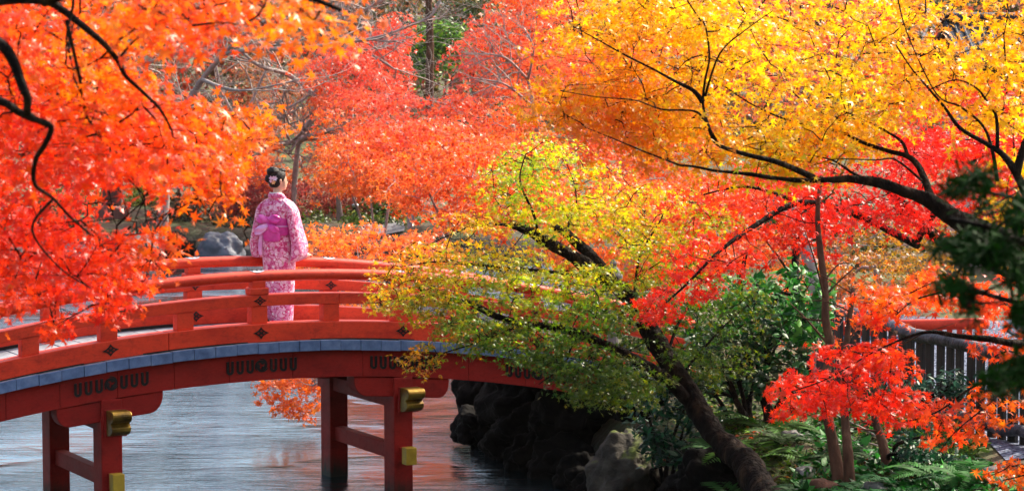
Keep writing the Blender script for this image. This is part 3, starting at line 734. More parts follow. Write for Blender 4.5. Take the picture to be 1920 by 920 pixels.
# face details
for sx in (-1, 1):
    m = MB(); c = Wl(sx*.03, .092, 1.502, HY)+Wl(0, .01, 0); m.tube([c+Wl(-.012, 0, 0, HY), c+Wl(0, .003, .001, HY), c+Wl(.012, 0, 0, HY)], [.001, .0055, .001], 8); wbuild(m, 'eye', M['eye'], 0)
    m = MB(); m.tube([c+Wl(-.016, -.001, .018, HY), c+Wl(0, .003, .023, HY), c+Wl(.016, -.002, .018, HY)], [.001, .0035, .001], 6); wbuild(m, 'eyebrow', M['hair'], 0)
m = MB(); c = Wl(0, .103, 1.446, HY)+Wl(0, .01, 0); m.tube([c+Wl(-.018, -.006, 0, HY), c, c+Wl(.018, -.006, 0, HY)], [.002, .006, .002], 8); wbuild(m, 'lips', M['lip'], 0)
# hair: cap and raised chignon, with a few loose strands
def blob(m, c, r, n=18, k=12, ns=.12, f=3):
    k0 = len(m.v)
    for i in range(k+1):
        ph = math.pi*i/k
        for j in range(n):
            a = 2*math.pi*j/n; d = Vector((math.sin(ph)*math.cos(a), math.sin(ph)*math.sin(a), math.cos(ph)))
            q = 1+ns*mnoise.noise(d*f+c*7)
            m.v.append(tuple(c+Vector((d.x*r[0], d.y*r[1], d.z*r[2]))*q))
    for i in range(k):
        for j in range(n): m.f.append((k0+i*n+j, k0+i*n+(j+1) % n, k0+(i+1)*n+(j+1) % n, k0+(i+1)*n+j))
hc = lambda x, y, z: Wl(x, y, z, HY)+Wl(0, .01, 0)
m = MB()
secs = [(0, -.045, 1.432, .045, .035), (0, -.035, 1.455, .066, .058), (0, -.022, 1.49, .082, .078), (0, -.012, 1.53, .088, .092), (0, -.004, 1.57, .084, .096), (0, 0, 1.60, .066, .082), (0, -.004, 1.622, .04, .05), (0, -.006, 1.628, .01, .012)]
hloft(m, secs, 24)
hair = wbuild(m, 'hair', M['hair'], 1)
m = MB(); blob(m, hc(0, -.055, 1.605), (.068, .066, .048), ns=.25); blob(m, hc(0, .03, 1.612), (.058, .045, .026), ns=.3); blob(m, hc(.0, -.095, 1.53), (.05, .035, .05), ns=.25)
wbuild(m, 'chignon', M['hair'], 0, hair)
m = MB()
for i in range(14):
    a = hc(random.uniform(-.05, .07), random.uniform(-.07, .05), 1.62); m.tube([a, a+hc(0, 0, 0)*0+Vector((random.uniform(-.02, .02), random.uniform(-.02, .02), .018)), a+Vector((random.uniform(-.04, .04), random.uniform(-.03, .03), random.uniform(.0, .03)))], [.0016, .0014, .0008], 4)
for i in range(6):
    a = hc(.07, .03, 1.52)+Vector((0, random.uniform(-.01, .01), 0)); m.tube([a, a+hc(.006, .01, -.04)-hc(0, 0, 0), a+hc(.0, .008, -.075)-hc(0, 0, 0)], [.002, .0015, .0008], 4)
wbuild(m, 'loose_strands', M['hair'], 0, hair)
# flower hairpin
fc = hc(.055, -.075, 1.515)
fn_ = (Vector((0, -1, .1))+Vector((.1, 0, 0))).normalized(); fa = fn_.cross(Vector((0, 0, 1))).normalized(); fb = fa.cross(fn_)
hp = link('hairpin', None, None, woman)
for (ox, oz, r0, mt, np_) in ((-.01, .018, .032, 'petal', 6), (.028, .022, .026, 'petal', 5), (.006, -.022, .028, 'petalo', 6), (.03, -.008, .022, 'petal', 5)):
    for k in range(np_):
        a = k*2*math.pi/np_; d = fa*math.cos(a)+fb*math.sin(a); e = fa*-math.sin(a)+fb*math.cos(a); c = fc+fa*ox+fb*oz+fn_*.012
        m = MB(); m.add([c, c+d*r0*.5+e*r0*.33+fn_*.006, c+d*r0+fn_*.012, c+d*r0*.5-e*r0*.33+fn_*.006, c+d*r0*.5+fn_*.0], [(0, 1, 4), (1, 2, 4), (2, 3, 4), (3, 0, 4)])
        wbuild(m, 'petal', M[mt], 0, hp)
# kimono robe
m = MB()
loft(m, [(0.01, 0, .015, .128, .105), (.01, 0, .10, .132, .11), (.01, 0, .28, .14, .12), (.005, 0, .50, .152, .13), (.01, -.01, .68, .168, .148), (.01, -.015, .80, .172, .155), (0, -.01, .90, .158, .14), (0, 0, 1.0, .146, .12), (0, -.005, 1.12, .165, .122), (0, -.012, 1.20, .182, .118), (0, -.015, 1.265, .186, .10), (0, -.008, 1.305, .15, .08), (0, -.004, 1.33, .085, .065)], 32, 2.2)
robe = wbuild(m, 'kimono', km)
# overlapping front panel and the fold at the hip
m = MB(); loft(m, [(.03, .01, .02, .125, .11), (.035, .01, .3, .135, .122), (.035, 0, .62, .155, .145), (.03, -.005, .84, .16, .148), (.02, 0, .93, .15, .125)], 28, 2.2, cap=False); wbuild(m, 'overlap_panel', km, 1)
m = MB(); loft(m, [(0, -.012, .82, .176, .16), (0, -.012, .86, .182, .165), (0, -.01, .915, .165, .145)], 28, 2.2, cap=False); wbuild(m, 'hip_fold', km, 1, robe)
# collar standing away from the nape
m = MB()
pts = [Wl(.055, .09, 1.21), Wl(.085, .04, 1.31), Wl(.082, -.03, 1.365), Wl(.045, -.085, 1.375), Wl(0, -.098, 1.372), Wl(-.045, -.085, 1.375), Wl(-.082, -.03, 1.365), Wl(-.085, .04, 1.31), Wl(-.03, .10, 1.21)]
pp = smooth_path(pts, 4); k = len(m.v)
for p in pp:
    o_ = Vector((p.x, p.y, 0)).normalized()
    for dx, dz in ((.0, .012), (.009, .0), (.012, -.05), (-.004, -.05)): m.v.append(tuple(p+o_*dx+Vector((0, 0, dz))))
for i in range(len(pp)-1):
    for j in range(4): m.f.append((k+i*4+j, k+i*4+(j+1) % 4, k+(i+1)*4+(j+1) % 4, k+(i+1)*4+j))
wbuild(m, 'collar', km, 1, robe)
m = MB(); m.tube([p+Vector((0, 0, .008))-Vector((p.x, p.y, 0)).normalized()*.008 for p in pp], .006, 6); wbuild(m, 'under_collar', M['white'], 0, robe)
# sleeves: narrow at the shoulder, a deep hanging bag below the forearm
def sleeve(sg, pts):
    m = MB(); loft(m, pts, 24, 2.4); return wbuild(m, 'sleeve', km)
sleeve(1, [(.105, -.005, 1.315, .05, .07, -.5), (.165, -.005, 1.265, .06, .085, -.6), (.192, -.005, 1.18, .055, .092, -.4), (.208, .0, 1.07, .055, .105, -.3), (.230, .01, .96, .056, .118, -.2), (.252, .02, .87, .060, .125, -.1), (.262, .015, .79, .066, .13, .2), (.250, .005, .695, .068, .13, .55), (.249, .005, .685, .066, .128, .55), (.245, .0, .69, .02, .08, .55)])
sleeve(-1, [(-.105, -.005, 1.315, .05, .07, .5), (-.165, -.005, 1.265, .06, .085, .6), (-.192, -.005, 1.18, .053, .092, .4), (-.210, .0, 1.07, .055, .105, .3), (-.235, .02, .96, .06, .122, .2), (-.262, .04, .87, .066, .135, .1), (-.262, .05, .79, .066, .145, -.1), (-.245, .05, .71, .060, .14, -.2), (-.244, .05, .70, .058, .138, -.2), (-.24, .05, .705, .02, .08, -.2)])
m = MB(); loft(m, [(.262, .03, .835, .055, .09, .2), (.275, .05, .80, .05, .08, .2), (.278, .06, .775, .042, .07, .2)], 20, 2.2); wbuild(m, 'inner_sleeve', M['lip'], 1)
# obi and bow
m = MB(); loft(m, [(0, -.005, .93, .158, .138), (0, -.005, .94, .164, .142), (0, -.005, 1.03, .158, .134), (0, -.005, 1.13, .162, .132), (0, -.005, 1.14, .156, .128)], 32, 2.2); obi = wbuild(m, 'obi', M['obi'])
m = MB(); m.tube([Wl(.168*math.cos(a), -.005+.142*math.sin(a), 1.035) for a in np.linspace(0, 6.28, 32)], .008, 6); wbuild(m, 'obi_cord', M['obilight'], 0, obi)
def petalform(c, dx, dz, w, h, th, mat, name, par):
    """puffed loop of the bow: swells outward from the knot"""
    m = MB(); secs = []; n = 16; k = 0
    for i in range(9):
        t_ = i/8; rr = (math.sin(math.pi*min(1, t_*.9+.08)))**.6
        cen = Vector(c)+Vector((dx*w*t_, -.01-.03*math.sin(t_*3), dz*w*t_))
        for j in range(n):
            a = 2*math.pi*j/n
            pz = Vector((-dz, 0, dx))*math.cos(a)*h*rr*(.55+.45*t_) ; py = Vector((0, 1, 0))*math.sin(a)*th*rr
            q = cen+pz+py+Vector((0, .012*math.sin(3*a+i), 0)); m.v.append(tuple(Wl(*q)))
        if i:
            for j in range(n): m.f.append(((i-1)*n+j, (i-1)*n+(j+1) % n, i*n+(j+1) % n, i*n+j))
    m.f.append(tuple(range(n))[::-1]); m.f.append(tuple(8*n+j for j in range(n)))
    return wbuild(m, name, mat, 1, par)
bw = link('bow', None, None, woman)
petalform((.02, -.165, 1.10), -.97, .16, .17, .062, .03, M['obi'], 'bow_loop', bw)
petalform((-.02, -.168, 1.10), .97, .16, .17, .066, .032, M['obi'], 'bow_loop', bw)
petalform((.02, -.185, 1.06), -.86, -.5, .21, .060, .020, M['obilight'], 'bow_loop', bw)
petalform((-.01, -.185, 1.06), .88, -.40, .17, .055, .022, M['obi'], 'bow_loop', bw)
m = MB(); blob(m, Wl(0, -.188, 1.08), (.026, .02, .034), ns=.3); wbuild(m, 'bow_knot', M['obi'], 0, bw)
m = MB(); loft(m, [(.03, -.165, .87, .10, .018, 0), (.03, -.175, .93, .112, .026), (.02, -.178, 1.0, .10, .03), (.01, -.175, 1.05, .07, .025)], 20, 2.6); wbuild(m, 'bow_tail', M['obi'], 1, bw)
m = MB(); loft(m, [(-.115, -.155, .72, .022, .012, .2), (-.12, -.16, .80, .026, .016), (-.11, -.165, .92, .022, .014), (-.08, -.165, 1.0, .018, .012)], 12, 2.2); wbuild(m, 'bow_tail', M['obilight'], 1, bw)
for sx in (-.055, .055):   # sandals and socks under the hem
    m = MB(); loft(m, [(sx, .03, .0, .042, .115), (sx, .03, .022, .042, .115)], 20, 2.6); sn = wbuild(m, 'sandal', M['obi'], 0)
    m = MB(); loft(m, [(sx, .03, .022, .036, .105), (sx, .025, .05, .036, .095), (sx, -.02, .08, .032, .045), (sx, -.03, .13, .032, .036)], 16, 2.2); wbuild(m, 'sock', M['white'], 1, sn)

# ------------------------------------------------------------------ rocks
def rock(name, label, c, r, mat, seed, sub=5, rough=.34, cut=None, group=None):
    bm = bmesh.new(); bmesh.ops.create_icosphere(bm, subdivisions=sub, radius=1)
    for v in bm.verts:
        d = v.co.normalized(); q = d+Vector((seed*3.1, seed*1.7, seed))
        k = 1+rough*mnoise.noise(q*1.3)+rough*.7*mnoise.noise(q*2.7)-rough*.35*abs(mnoise.noise(q*5))+rough*.14*mnoise.noise(q*11)+rough*.07*mnoise.noise(q*23)
        # facets
        vo = mnoise.voronoi(q*1.6)[0]; k *= 1-.16*vo[0]
        v.co = Vector((d.x*r[0]*k, d.y*r[1]*k, d.z*r[2]*k))
        if v.co.z < -r[2]*.6: v.co.z = -r[2]*.6
    me = bpy.data.meshes.new(name); bm.to_mesh(me); bm.free(); me.polygons.foreach_set('use_smooth', [True]*len(me.polygons))
    o = link(name, me, mat, None, c); return tag(o, label, 'rock', group)
M['rockmoss'] = noisy('mossy_rock', [(.28, (.012, .010, .009)), (.5, (.045, .038, .03)), (.75, (.11, .095, .08))], scale=2.6, spec=.2, rough=.85, bump=1, bdist=.05, bscale=8, detail=9)
t = M['rockmoss'].node_tree; b = t.nodes['Principled BSDF']; src = b.inputs['Base Color'].links[0].from_socket
ge = N(t, 'ShaderNodeNewGeometry'); sx_ = N(t, 'ShaderNodeSeparateXYZ'); t.links.new(ge.outputs['Normal'], sx_.inputs[0])
nn_ = N(t, 'ShaderNodeTexNoise'); nn_.inputs['Scale'].default_value = 3.5; nn_.inputs['Detail'].default_value = 8; t.links.new(mapping(t, (1, 1, 1)), nn_.inputs['Vector'])
am = N(t, 'ShaderNodeMath', operation='MULTIPLY_ADD'); am.inputs[1].default_value = 1.3; t.links.new(nn_.outputs[0], am.inputs[0]); t.links.new(sx_.outputs[2], am.inputs[2])
mk = ramp(t, am.outputs[0], [(.0, (0, 0, 0)), (1.0, (0, 0, 0))]); mr_ = N(t, 'ShaderNodeMapRange'); mr_.inputs[1].default_value = 1.35; mr_.inputs[2].default_value = 1.6; t.links.new(am.outputs[0], mr_.inputs[0])
mx_ = N(t, 'ShaderNodeMix', data_type='RGBA'); t.links.new(mr_.outputs[0], mx_.inputs[0]); t.links.new(src, mx_.inputs[6]); mx_.inputs[7].default_value = (.07, .09, .010, 1); t.links.new(mx_.outputs[2], b.inputs['Base Color'])
rock('boulder', 'large rock with mossy top at the water edge beside the leaning trunk', P(1172, 892, 25.6), (.40, .5, .50), M['rockmoss'], 9.3, rough=.24)
rock('boulder', 'low brown boulder at the foot of the leaning maple trunk', P(1330, 905, 23.2), (.42, .35, .32), M['rockdark'], 5.3)
for i, (px, py, d, r, lab) in enumerate([(905, 735, 31.5, (.36, .7, .5), 'tall dark rock standing in the water behind the bridge'), (895, 800, 30.6, (.30, .5, .3), 'low dark rock at the waterline beneath the bridge'), (975, 745, 30.2, (.5, .6, .55), 'black rock wall face under the right half of the bridge'), (1060, 790, 29.0, (.5, .6, .45), 'dark rock in the shade left of the mossy boulder'),
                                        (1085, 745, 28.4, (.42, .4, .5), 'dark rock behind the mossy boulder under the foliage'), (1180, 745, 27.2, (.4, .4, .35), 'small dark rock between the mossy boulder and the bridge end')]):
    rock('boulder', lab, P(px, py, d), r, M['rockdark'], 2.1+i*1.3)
rock('boulder', 'pale blue boulder on the far shore left of the woman', P(415, 478, 56.6), (.58, .5, .58), M['rockblue'], 3.4, rough=.2)
far_rocks = [(262, 462, 57, .8, .35, 'broad flat grey rock on the far shore under the red leaves'), (330, 470, 57, .5, .42, 'dark rock next to the pale blue boulder'), (205, 470, 57.2, .5, .3, 'grey rock left of the broad flat rock on the far shore'), (120, 478, 56.5, .7, .3, 'grey shoreline rock far left behind the red spray'),
             (40, 485, 56, .7, .32, 'shoreline rock at the far left edge of the pond'), (475, 480, 57.5, .5, .3, 'low dark rock just left of the woman at the far shore'), (345, 500, 56.1, .35, .16, 'small rock in the water in front of the pale boulder'), (288, 432, 60, .3, .22, 'pale cut stone behind the shore rocks')]
for i, (px, py, d, rx, rz, lab) in enumerate(far_rocks):
    rock('shore_rock', lab, P(px, py, d), (rx, rx*.8, rz), M['rock'] if i != 1 else M['rockdark'], 7+i*1.1, 3, group='rocks along the far shore')
for i, (px, d, r) in enumerate([(925, 30.6, .33), (960, 29.7, .4), (1005, 28.9, .38), (1050, 28.4, .42), (1095, 27.7, .36), (1125, 26.9, .3), (1000, 29.6, .5), (1080, 28.8, .5)]):  # rocks added over the bank, coloured near black for its shade
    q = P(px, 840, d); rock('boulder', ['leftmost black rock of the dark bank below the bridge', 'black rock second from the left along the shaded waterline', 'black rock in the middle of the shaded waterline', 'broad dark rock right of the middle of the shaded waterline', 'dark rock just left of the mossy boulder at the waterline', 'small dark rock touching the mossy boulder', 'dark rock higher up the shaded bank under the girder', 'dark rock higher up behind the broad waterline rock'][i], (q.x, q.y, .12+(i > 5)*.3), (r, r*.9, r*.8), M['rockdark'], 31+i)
for i, (px, py, d, r, lab) in enumerate([(1510, 855, 22.4, .11, 'small flat stone left of the two slender trunks'), (1700, 857, 22.2, .11, 'pale pebble stone on the moss by the short split trunk'), (1482, 812, 24, .12, 'brown stone on the moss below the red spray'), (1860, 870, 22.0, .14, 'grey stone beside the gravel at the lower right'), (1640, 905, 21.6, .14, 'dark stone at the bottom edge by the ferns'), (1545, 893, 21.8, .15, 'sawn stump like stone at the foot of the slender trunks')]):
    q = P(px, py, d); rock('stone', lab, (q.x, q.y, hz(q.x, q.y)+r*.15), (r, r*.9, r*.6), M['rock'] if i != 5 else M['barkbrown'], 20+i, 3)
# ------------------------------------------------------------------ fence with log rails
FA, FB = G(1505, 700, 1.05), G(1975, 842, 1.05)
FA = Vector((FA.x, FA.y, 0)); FB = Vector((FB.x, FB.y, 0))
fence = empty('log_fence', 'dark picket fence with round bark log rails beside the gravel path', 'fence', None, tuple(FA))
FD = (FB-FA); FL = FD.length; FU = FD.normalized(); FNv = Vector((-FU.y, FU.x, 0))
def fz(p): return hz(p.x, p.y)
def logtube(a, c, r, name, n=10):
    m = MB(); pts = smooth_path([a+(c-a)*k/8+Vector((random.gauss(0, .012), random.gauss(0, .012), random.gauss(0, .015))) for k in range(9)], 3)
    m.tube(pts, [r*(1+.15*mnoise.noise(p*2.5)+.06*mnoise.noise(p*9)) for p in pts], n); return m.build(name, M['log'], fence, smooth=True)
zt = .80
logtube(FA+Vector((0, 0, fz(FA)+zt)), FB+Vector((0, 0, fz(FB)+zt)), .068, 'top_log')
mid = FA.lerp(FB, .62)
logtube(mid+FNv*-.06+Vector((0, 0, fz(mid)+.13)), FB+FNv*-.06+Vector((0, 0, fz(FB)+.16)), .055, 'bottom_log')
npk = int(FL/.215)
for i in range(npk):
    p = FA+FU*(i+.5)*FL/npk+FNv*.0; z0 = fz(p); j = random.uniform(-.012, .012)
    big = i % 9 == 4; wd = .060 if not big else .075
    m = MB(); m.org = p.copy(); m.org.z = z0
    def f(a, c_, z, p=p, j=j): q = p+FU*(a+j*z)+FNv*c_; q.z = z; return q
    m.box(-wd, wd, -.02, .02, z0-.1, fz(FA)+(fz(FB)-fz(FA))*(i+.5)/npk+zt-.02+random.uniform(-.01, .01), f); m.build('picket' if not big else 'fence_post', M['blackwood'], fence, bevel=.004)
# red railing seen beyond the fence
rr = empty('red_railing', 'small round-topped red railing with short balusters behind the dark fence', 'railing', None, tuple(P(1700, 640, 31)))
a_, c_ = P(1560, 612, 32.0), P(1850, 606, 30.5)
m = MB(); m.tube([a_.lerp(c_, k/10) for k in range(11)], .068, 12); m.build('hand_rail', M['red'], rr, smooth=True)
m = MB(); m.tube([a_.lerp(c_, k/10)-Vector((0, 0, .30)) for k in range(11)], .04, 8); m.build('lower_rail', M['red'], rr, smooth=True)
for k in range(16):
    p = a_.lerp(c_, (k+.3)/16); m = MB(); m.box(p.x-.03, p.x+.03, p.y-.03, p.y+.03, hz(p.x, p.y)-.05 if k % 5 == 1 else p.z-.32, p.z-.05); m.build('baluster', M['red'], rr, bevel=.005)
# ------------------------------------------------------------------ ferns
def fern(name, label, base, size, nf, col, seed, group='green ferns on the mossy bank'):
    rnd = random.Random(seed); rt = empty(name, label, 'fern', group, tuple(base))
    tv, tf = TO
    for k in range(nf):
        a = k*6.283/nf+rnd.uniform(-.3, .3); L = size*rnd.uniform(.7, 1.15); lift = rnd.uniform(.5, 1.0)
        d = Vector((math.cos(a), math.sin(a), 0)); pts = []
        for i in range(12):
            t_ = i/11; pts.append(Vector(base)+d*L*t_+Vector((0, 0, L*(lift*t_-.75*t_*t_))))
        Ps, Ss, Ns, Us = [], [], [], []
        for i in range(1, 12):
            for hh in (0, .5):
                if i+hh > 11: continue
                p = pts[i].lerp(pts[min(i+1, 11)], hh); tn = (pts[i]-pts[i-1]).normalized(); sd_ = tn.cross(Vector((0, 0, 1))).normalized(); nm = sd_.cross(tn)
                ll = L*.22*math.sin(math.pi*min(1, (i+hh)/12.0+.08))**.8*(1-.35*(i+hh)/12)
                for s_ in (-1, 1):
                    dr = (sd_*s_+tn*.45).normalized()
                    Ps.append(p+dr*ll*.9-nm*ll*.1); Ss.append(ll); Ns.append(nm+Vector((rnd.gauss(0, .1), rnd.gauss(0, .1), 0))); Us.append(nm.cross(dr)*-1)
        C = np.array([lin(col)])*.32*np.exp(RNG.normal(size=(len(Ps), 1))*.25)
        tm = (tv*np.array([.38, 1, 1]), tf)
        # leaf tip direction = dr: solved by giving the in-plane vector directly
        Pn = np.array([tuple(p) for p in Ps]); Nn = np.array([tuple(p) for p in Ns]); Nn /= np.linalg.norm(Nn, axis=1, keepdims=True)
        Dr = np.array([tuple(-(u.cross(n)).normalized()) for u, n in zip(Us, Ns)])
        o = bake('frond', Pn, np.array(Ss), Nn, np.clip(C, 0, .9), tm, M['moss'], rt, up=Dr)
    return rt
fern_spots = [(1300, 852, 23.3, .62, 'big fern left of the leaning trunk with long drooping fronds', (60, 150, 60)), (1408, 838, 23.2, .55, 'bright fern just right of the leaning trunk', (110, 175, 50)), (1440, 790, 24.5, .6, 'fern behind the leaning trunk with pale upright fronds', (90, 150, 45)), (1260, 800, 24.4, .5, 'dark fern between the mossy boulder and the leaning trunk', (50, 120, 60)),
              (1470, 838, 23.6, .42, 'small fern on the brown leaf litter', (70, 120, 35)), (1355, 800, 24.0, .55, 'fern tucked behind the leaning trunk', (60, 140, 50)), (1690, 900, 21.6, .42, 'low fern at the bottom edge under the red spray', (40, 130, 60)), (1760, 895, 21.7, .5, 'bright green fern at the lower right', (70, 165, 50)), (1815, 905, 21.5, .45, 'fern nearest the lower right corner', (60, 150, 45)), (1620, 912, 21.5, .38, 'fern just right of the two slender trunks', (50, 140, 65)),
              (1500, 905, 21.7, .4, 'fern left of the stump like stone', (45, 120, 45)), (1390, 870, 22.6, .5, 'fern in front of the leaning trunk base', (50, 125, 45)), (1570, 850, 22.8, .35, 'tiny fern behind the slender trunks', (60, 120, 40))]
for i, (px, py, d, s_, lab, c) in enumerate(fern_spots):
    q = P(px, py, d); fern('fern', lab, (q.x, q.y, hz(q.x, q.y)), s_, 9, c, i)
# ground cover: moss tufts, low leaves, fallen leaves
def ground_scatter(name, poly, n, size, cols, tmpl, mat, lift=.02, z=1.05, kind='stuff', flat=.4, d0=None):
    q = poly_sample(poly, n); pts = []
    for a, c in q: pts.append(tuple(G(a, c, z)))
    pts = np.array(pts); pts[:, 2] = height(pts[:, 0], pts[:, 1])+lift
    ok = pond_sd(pts[:, 0], pts[:, 1]) > .15; pts = pts[ok]; n = len(pts)
    C = np.array([lin(c) for c in cols])[RNG.integers(0, len(cols), n)]*.6*np.exp(RNG.normal(size=(n, 1))*.4)
    # patchy: keep where noise is high
    keep = np.array([mnoise.noise(Vector((p[0]*1.3, p[1]*1.3, 0)))+random.uniform(-.5, .5) > -.25 for p in pts])
    pts, C = pts[keep], C[keep]; n = len(pts)
    Nr = np.array([0, 0, 1.0])+RNG.normal(size=(n, 3))*flat
    S = size*np.exp(RNG.normal(size=n)*.3); o = bake(name, pts, S, Nr, np.clip(C, 0, .9), tmpl, M[mat]); o['kind'] = kind; return o
bankpoly = [(1240, 960), (1230, 760), (1400, 690), (1560, 690), (1700, 760), (1850, 850), (2000, 900), (2000, 980)]
ground_scatter('moss', bankpoly, 26000, .035, [(70, 110, 20), (110, 150, 30), (50, 80, 15), (90, 90, 25)], T4, 'moss', .012)
ground_scatter('ground_ivy', [(1480, 940), (1500, 760), (1700, 780), (1860, 860), (1960, 960)], 3500, .05, [(40, 110, 40), (60, 150, 50), (30, 80, 30)], TO, 'glossleaf', .05, flat=.6)
ground_scatter('fallen_leaves', bankpoly+[(1960, 980)], 1100, .045, [(200, 60, 15), (170, 70, 20), (120, 50, 15), (210, 120, 30)], T5, 'leaf', .03, flat=.3)
ground_scatter('grass', [(1560, 700), (1700, 740), (1850, 830), (1800, 860), (1600, 760)], 2600, .08, [(80, 120, 40), (120, 150, 60), (60, 90, 30)], TB, 'moss', .05, flat=1.4)
# fallen sticks
for i, (a, c_, r, lab) in enumerate([((1480, 745), (1700, 830), .012, 'long thin pale stick lying on the moss'), ((1770, 835), (1925, 868), .012, 'pale stick at the edge of the gravel'), ((1470, 700), (1530, 770), .010, 'thin stick leaning below the red spray'), ((1600, 812), (1780, 858), .010, 'second pale stick lying by the short split trunk')]):
    A, C = G(*a, 1.08), G(*c_, 1.08); m = MB(); pts = [A.lerp(C, k/6)+Vector((0, 0, random.uniform(.02, .06))) for k in range(7)]
    for p in pts: p.z = hz(p.x, p.y)+random.uniform(.02, .06)
    m.tube(smooth_path(pts, 3), r, 5); o = m.build('fallen_stick', M['barkgrey'], None, smooth=True); tag(o, lab, 'stick', 'sticks lying on the bank')
# ------------------------------------------------------------------ evergreen shrubs on the bank
def shrub(name, label, cat, base, regions, cols, size, tmpl, mat, group=None, bark='bark', nstem=5, hang=.35, flat=.6):
    rt = empty(name, label, cat, group, tuple(base))
    sp = sprays(regions); b_ = Vector(base)
    cc = sum((s[0] for s in sp), Vector())/len(sp)
    st = MB(); nodes = []
    for k in range(nstem):
        s = random.choice(sp)[0]; e = b_.lerp(s, .8); m1 = b_.lerp(e, .5)+Vector((random.gauss(0, .08), random.gauss(0, .08), .05))
        st = MB(); pts = smooth_path([b_+Vector((random.gauss(0, .05), random.gauss(0, .05), -.05)), m1, e], 5); st.tube(pts, list(np.linspace(.028, .010, len(pts))), 6); st.build('stem', M[bark], rt, smooth=True); nodes += pts[3:]
    tw = twig_net(nodes, sp, .012, fine=2); o = tw.build('twigs', M[bark], rt); o['kind'] = 'stuff'
    Pn, S, Nr = spray_leaves(sp, size, flat, .2, hang)
    n = len(Pn); C = np.array([lin(c) for c in cols])[RNG.integers(0, len(cols), n)]*np.exp(RNG.normal(size=(n, 1))*.2)
    o = bake('foliage', Pn, S, Nr, np.clip(C, 0, .9), tmpl, M[mat], rt); return rt
def gp(px, d): # ground point under a column of the picture
    q = P(px, 500, d); return (q.x, q.y, hz(q.x, q.y))
LG = [(50, 130, 45), (40, 105, 40), (90, 160, 60), (30, 85, 40)]
shrub('laurel_shrub', 'glossy bright green broadleaf shrub behind the low red leaves', 'shrub', gp(1450, 25.5), [([(1370, 530), (1450, 505), (1530, 510), (1560, 570), (1530, 640), (1400, 640), (1350, 590)], 24.8, 26, 60, .17, 26)], LG, .055, TO, 'glossleaf')
shrub('laurel_shrub', 'dark green shrub filling the gap right of the leaning trunk', 'shrub', gp(1400, 25), [([(1290, 620), (1420, 600), (1500, 650), (1500, 730), (1380, 760), (1300, 740)], 24.6, 25.8, 70, .17, 24)], [(25, 70, 40), (20, 55, 30), (45, 100, 50), (60, 80, 30)], .05, TO, 'glossleaf')
shrub('laurel_shrub', 'dark ivy-like shrub between the mossy boulder and the leaning trunk', 'shrub', gp(1250, 25), [([(1170, 700), (1290, 690), (1330, 790), (1290, 880), (1200, 850), (1190, 760)], 24.3, 25.2, 70, .14, 24)], [(20, 65, 45), (15, 45, 30), (30, 85, 50)], .045, TO, 'glossleaf')
shrub('laurel_shrub', 'low dark shrub along the foot of the picket fence', 'shrub', gp(1720, 25.2), [([(1640, 720), (1780, 690), (1850, 720), (1800, 770), (1680, 760)], 24.6, 25.4, 34, .14, 24)], [(30, 75, 60), (25, 60, 45), (60, 100, 80)], .04, TO, 'glossleaf')
shrub('seedling_shrub', 'slender dark leafed seedling clump under the red spray', 'shrub', gp(1700, 22.4), [([(1670, 830), (1700, 790), (1760, 790), (1790, 850), (1740, 890), (1680, 880)], 22, 22.8, 24, .1, 20)], [(30, 80, 50), (25, 60, 40)], .035, TO, 'glossleaf', nstem=8)
shrub('laurel_shrub', 'dark shrub on the bank behind the right end of the bridge', 'shrub', gp(1190, 30.5), [([(1060, 580), (1180, 560), (1320, 580), (1320, 690), (1180, 710), (1080, 680)], 29.8, 31, 80, .2, 30)], [(30, 70, 30), (45, 90, 30), (90, 90, 30), (20, 50, 25)], .055, TO, 'glossleaf')
# slender understorey trunks: (path, r0, r1)
def bare_trunk(label, path, r0, r1, bark='barkbrown', side=None):
    base = Vector(path[0]); base.z = hz(base.x, base.y)-.05; path = [base]+[Vector(p) for p in path[1:]]
    rt = empty('slender_tree', label, 'tree', 'slender bare trunks on the bank', tuple(base))
    m, pts, rad = limb_mb(path, r0, r1, 9, flare=.4); m.build('trunk', M[bark], rt, smooth=True)
    tm = MB()
    for k in range(side or 5):
        i = random.randint(len(pts)//3, len(pts)-2); a = pts[i]; d = Vector((random.uniform(-1, 1), random.uniform(-.4, .4), random.uniform(.1, .7))).normalized(); L = random.uniform(.25, .7)
        m1 = a+d*L*.5+Vector((0, 0, random.uniform(-.05, .1))); tm = MB(); tm.tube(smooth_path([a, m1, a+d*L], 3), [rad[i]*.35*(1-.12*j) for j in range(7)], 5); tm.build('branch', M[bark], rt, smooth=True)
    return rt
bare_trunk('tall slender brown trunk with a kink above the fence rail', [P(1577, 925, 22), P(1560, 820, 22.1), P(1546, 740, 22.2), P(1556, 650, 22.3), P(1548, 600, 22.3), P(1547, 540, 22.4), P(1538, 470, 22.5), P(1533, 400, 22.6), P(1540, 330, 22.7)], .055, .018)
bare_trunk('straight slim trunk rising just right of the kinked trunk', [P(1594, 915, 21.9), P(1590, 850, 21.9), P(1585, 790, 22), P(1580, 700, 22), P(1590, 620, 22.1), P(1600, 540, 22.2)], .05, .02)
bare_trunk('short split leaning trunk on the moss below the red spray', [P(1668, 885, 22.3), P(1655, 830, 22.4), P(1640, 775, 22.5), P(1650, 700, 22.6), P(1680, 620, 22.7)], .05, .018)
bare_trunk('dark trunk standing in the shade right of the leaning maple', [P(1405, 800, 25.6), P(1395, 720, 25.6), P(1400, 650, 25.6), P(1385, 560, 25.7), P(1400, 470, 25.8)], .045, .02, 'bark')
bare_trunk('second dark stem in the shade beside the green shrub', [P(1440, 790, 25.4), P(1436, 700, 25.4), P(1442, 620, 25.4), P(1460, 540, 25.5)], .04, .018, 'bark')
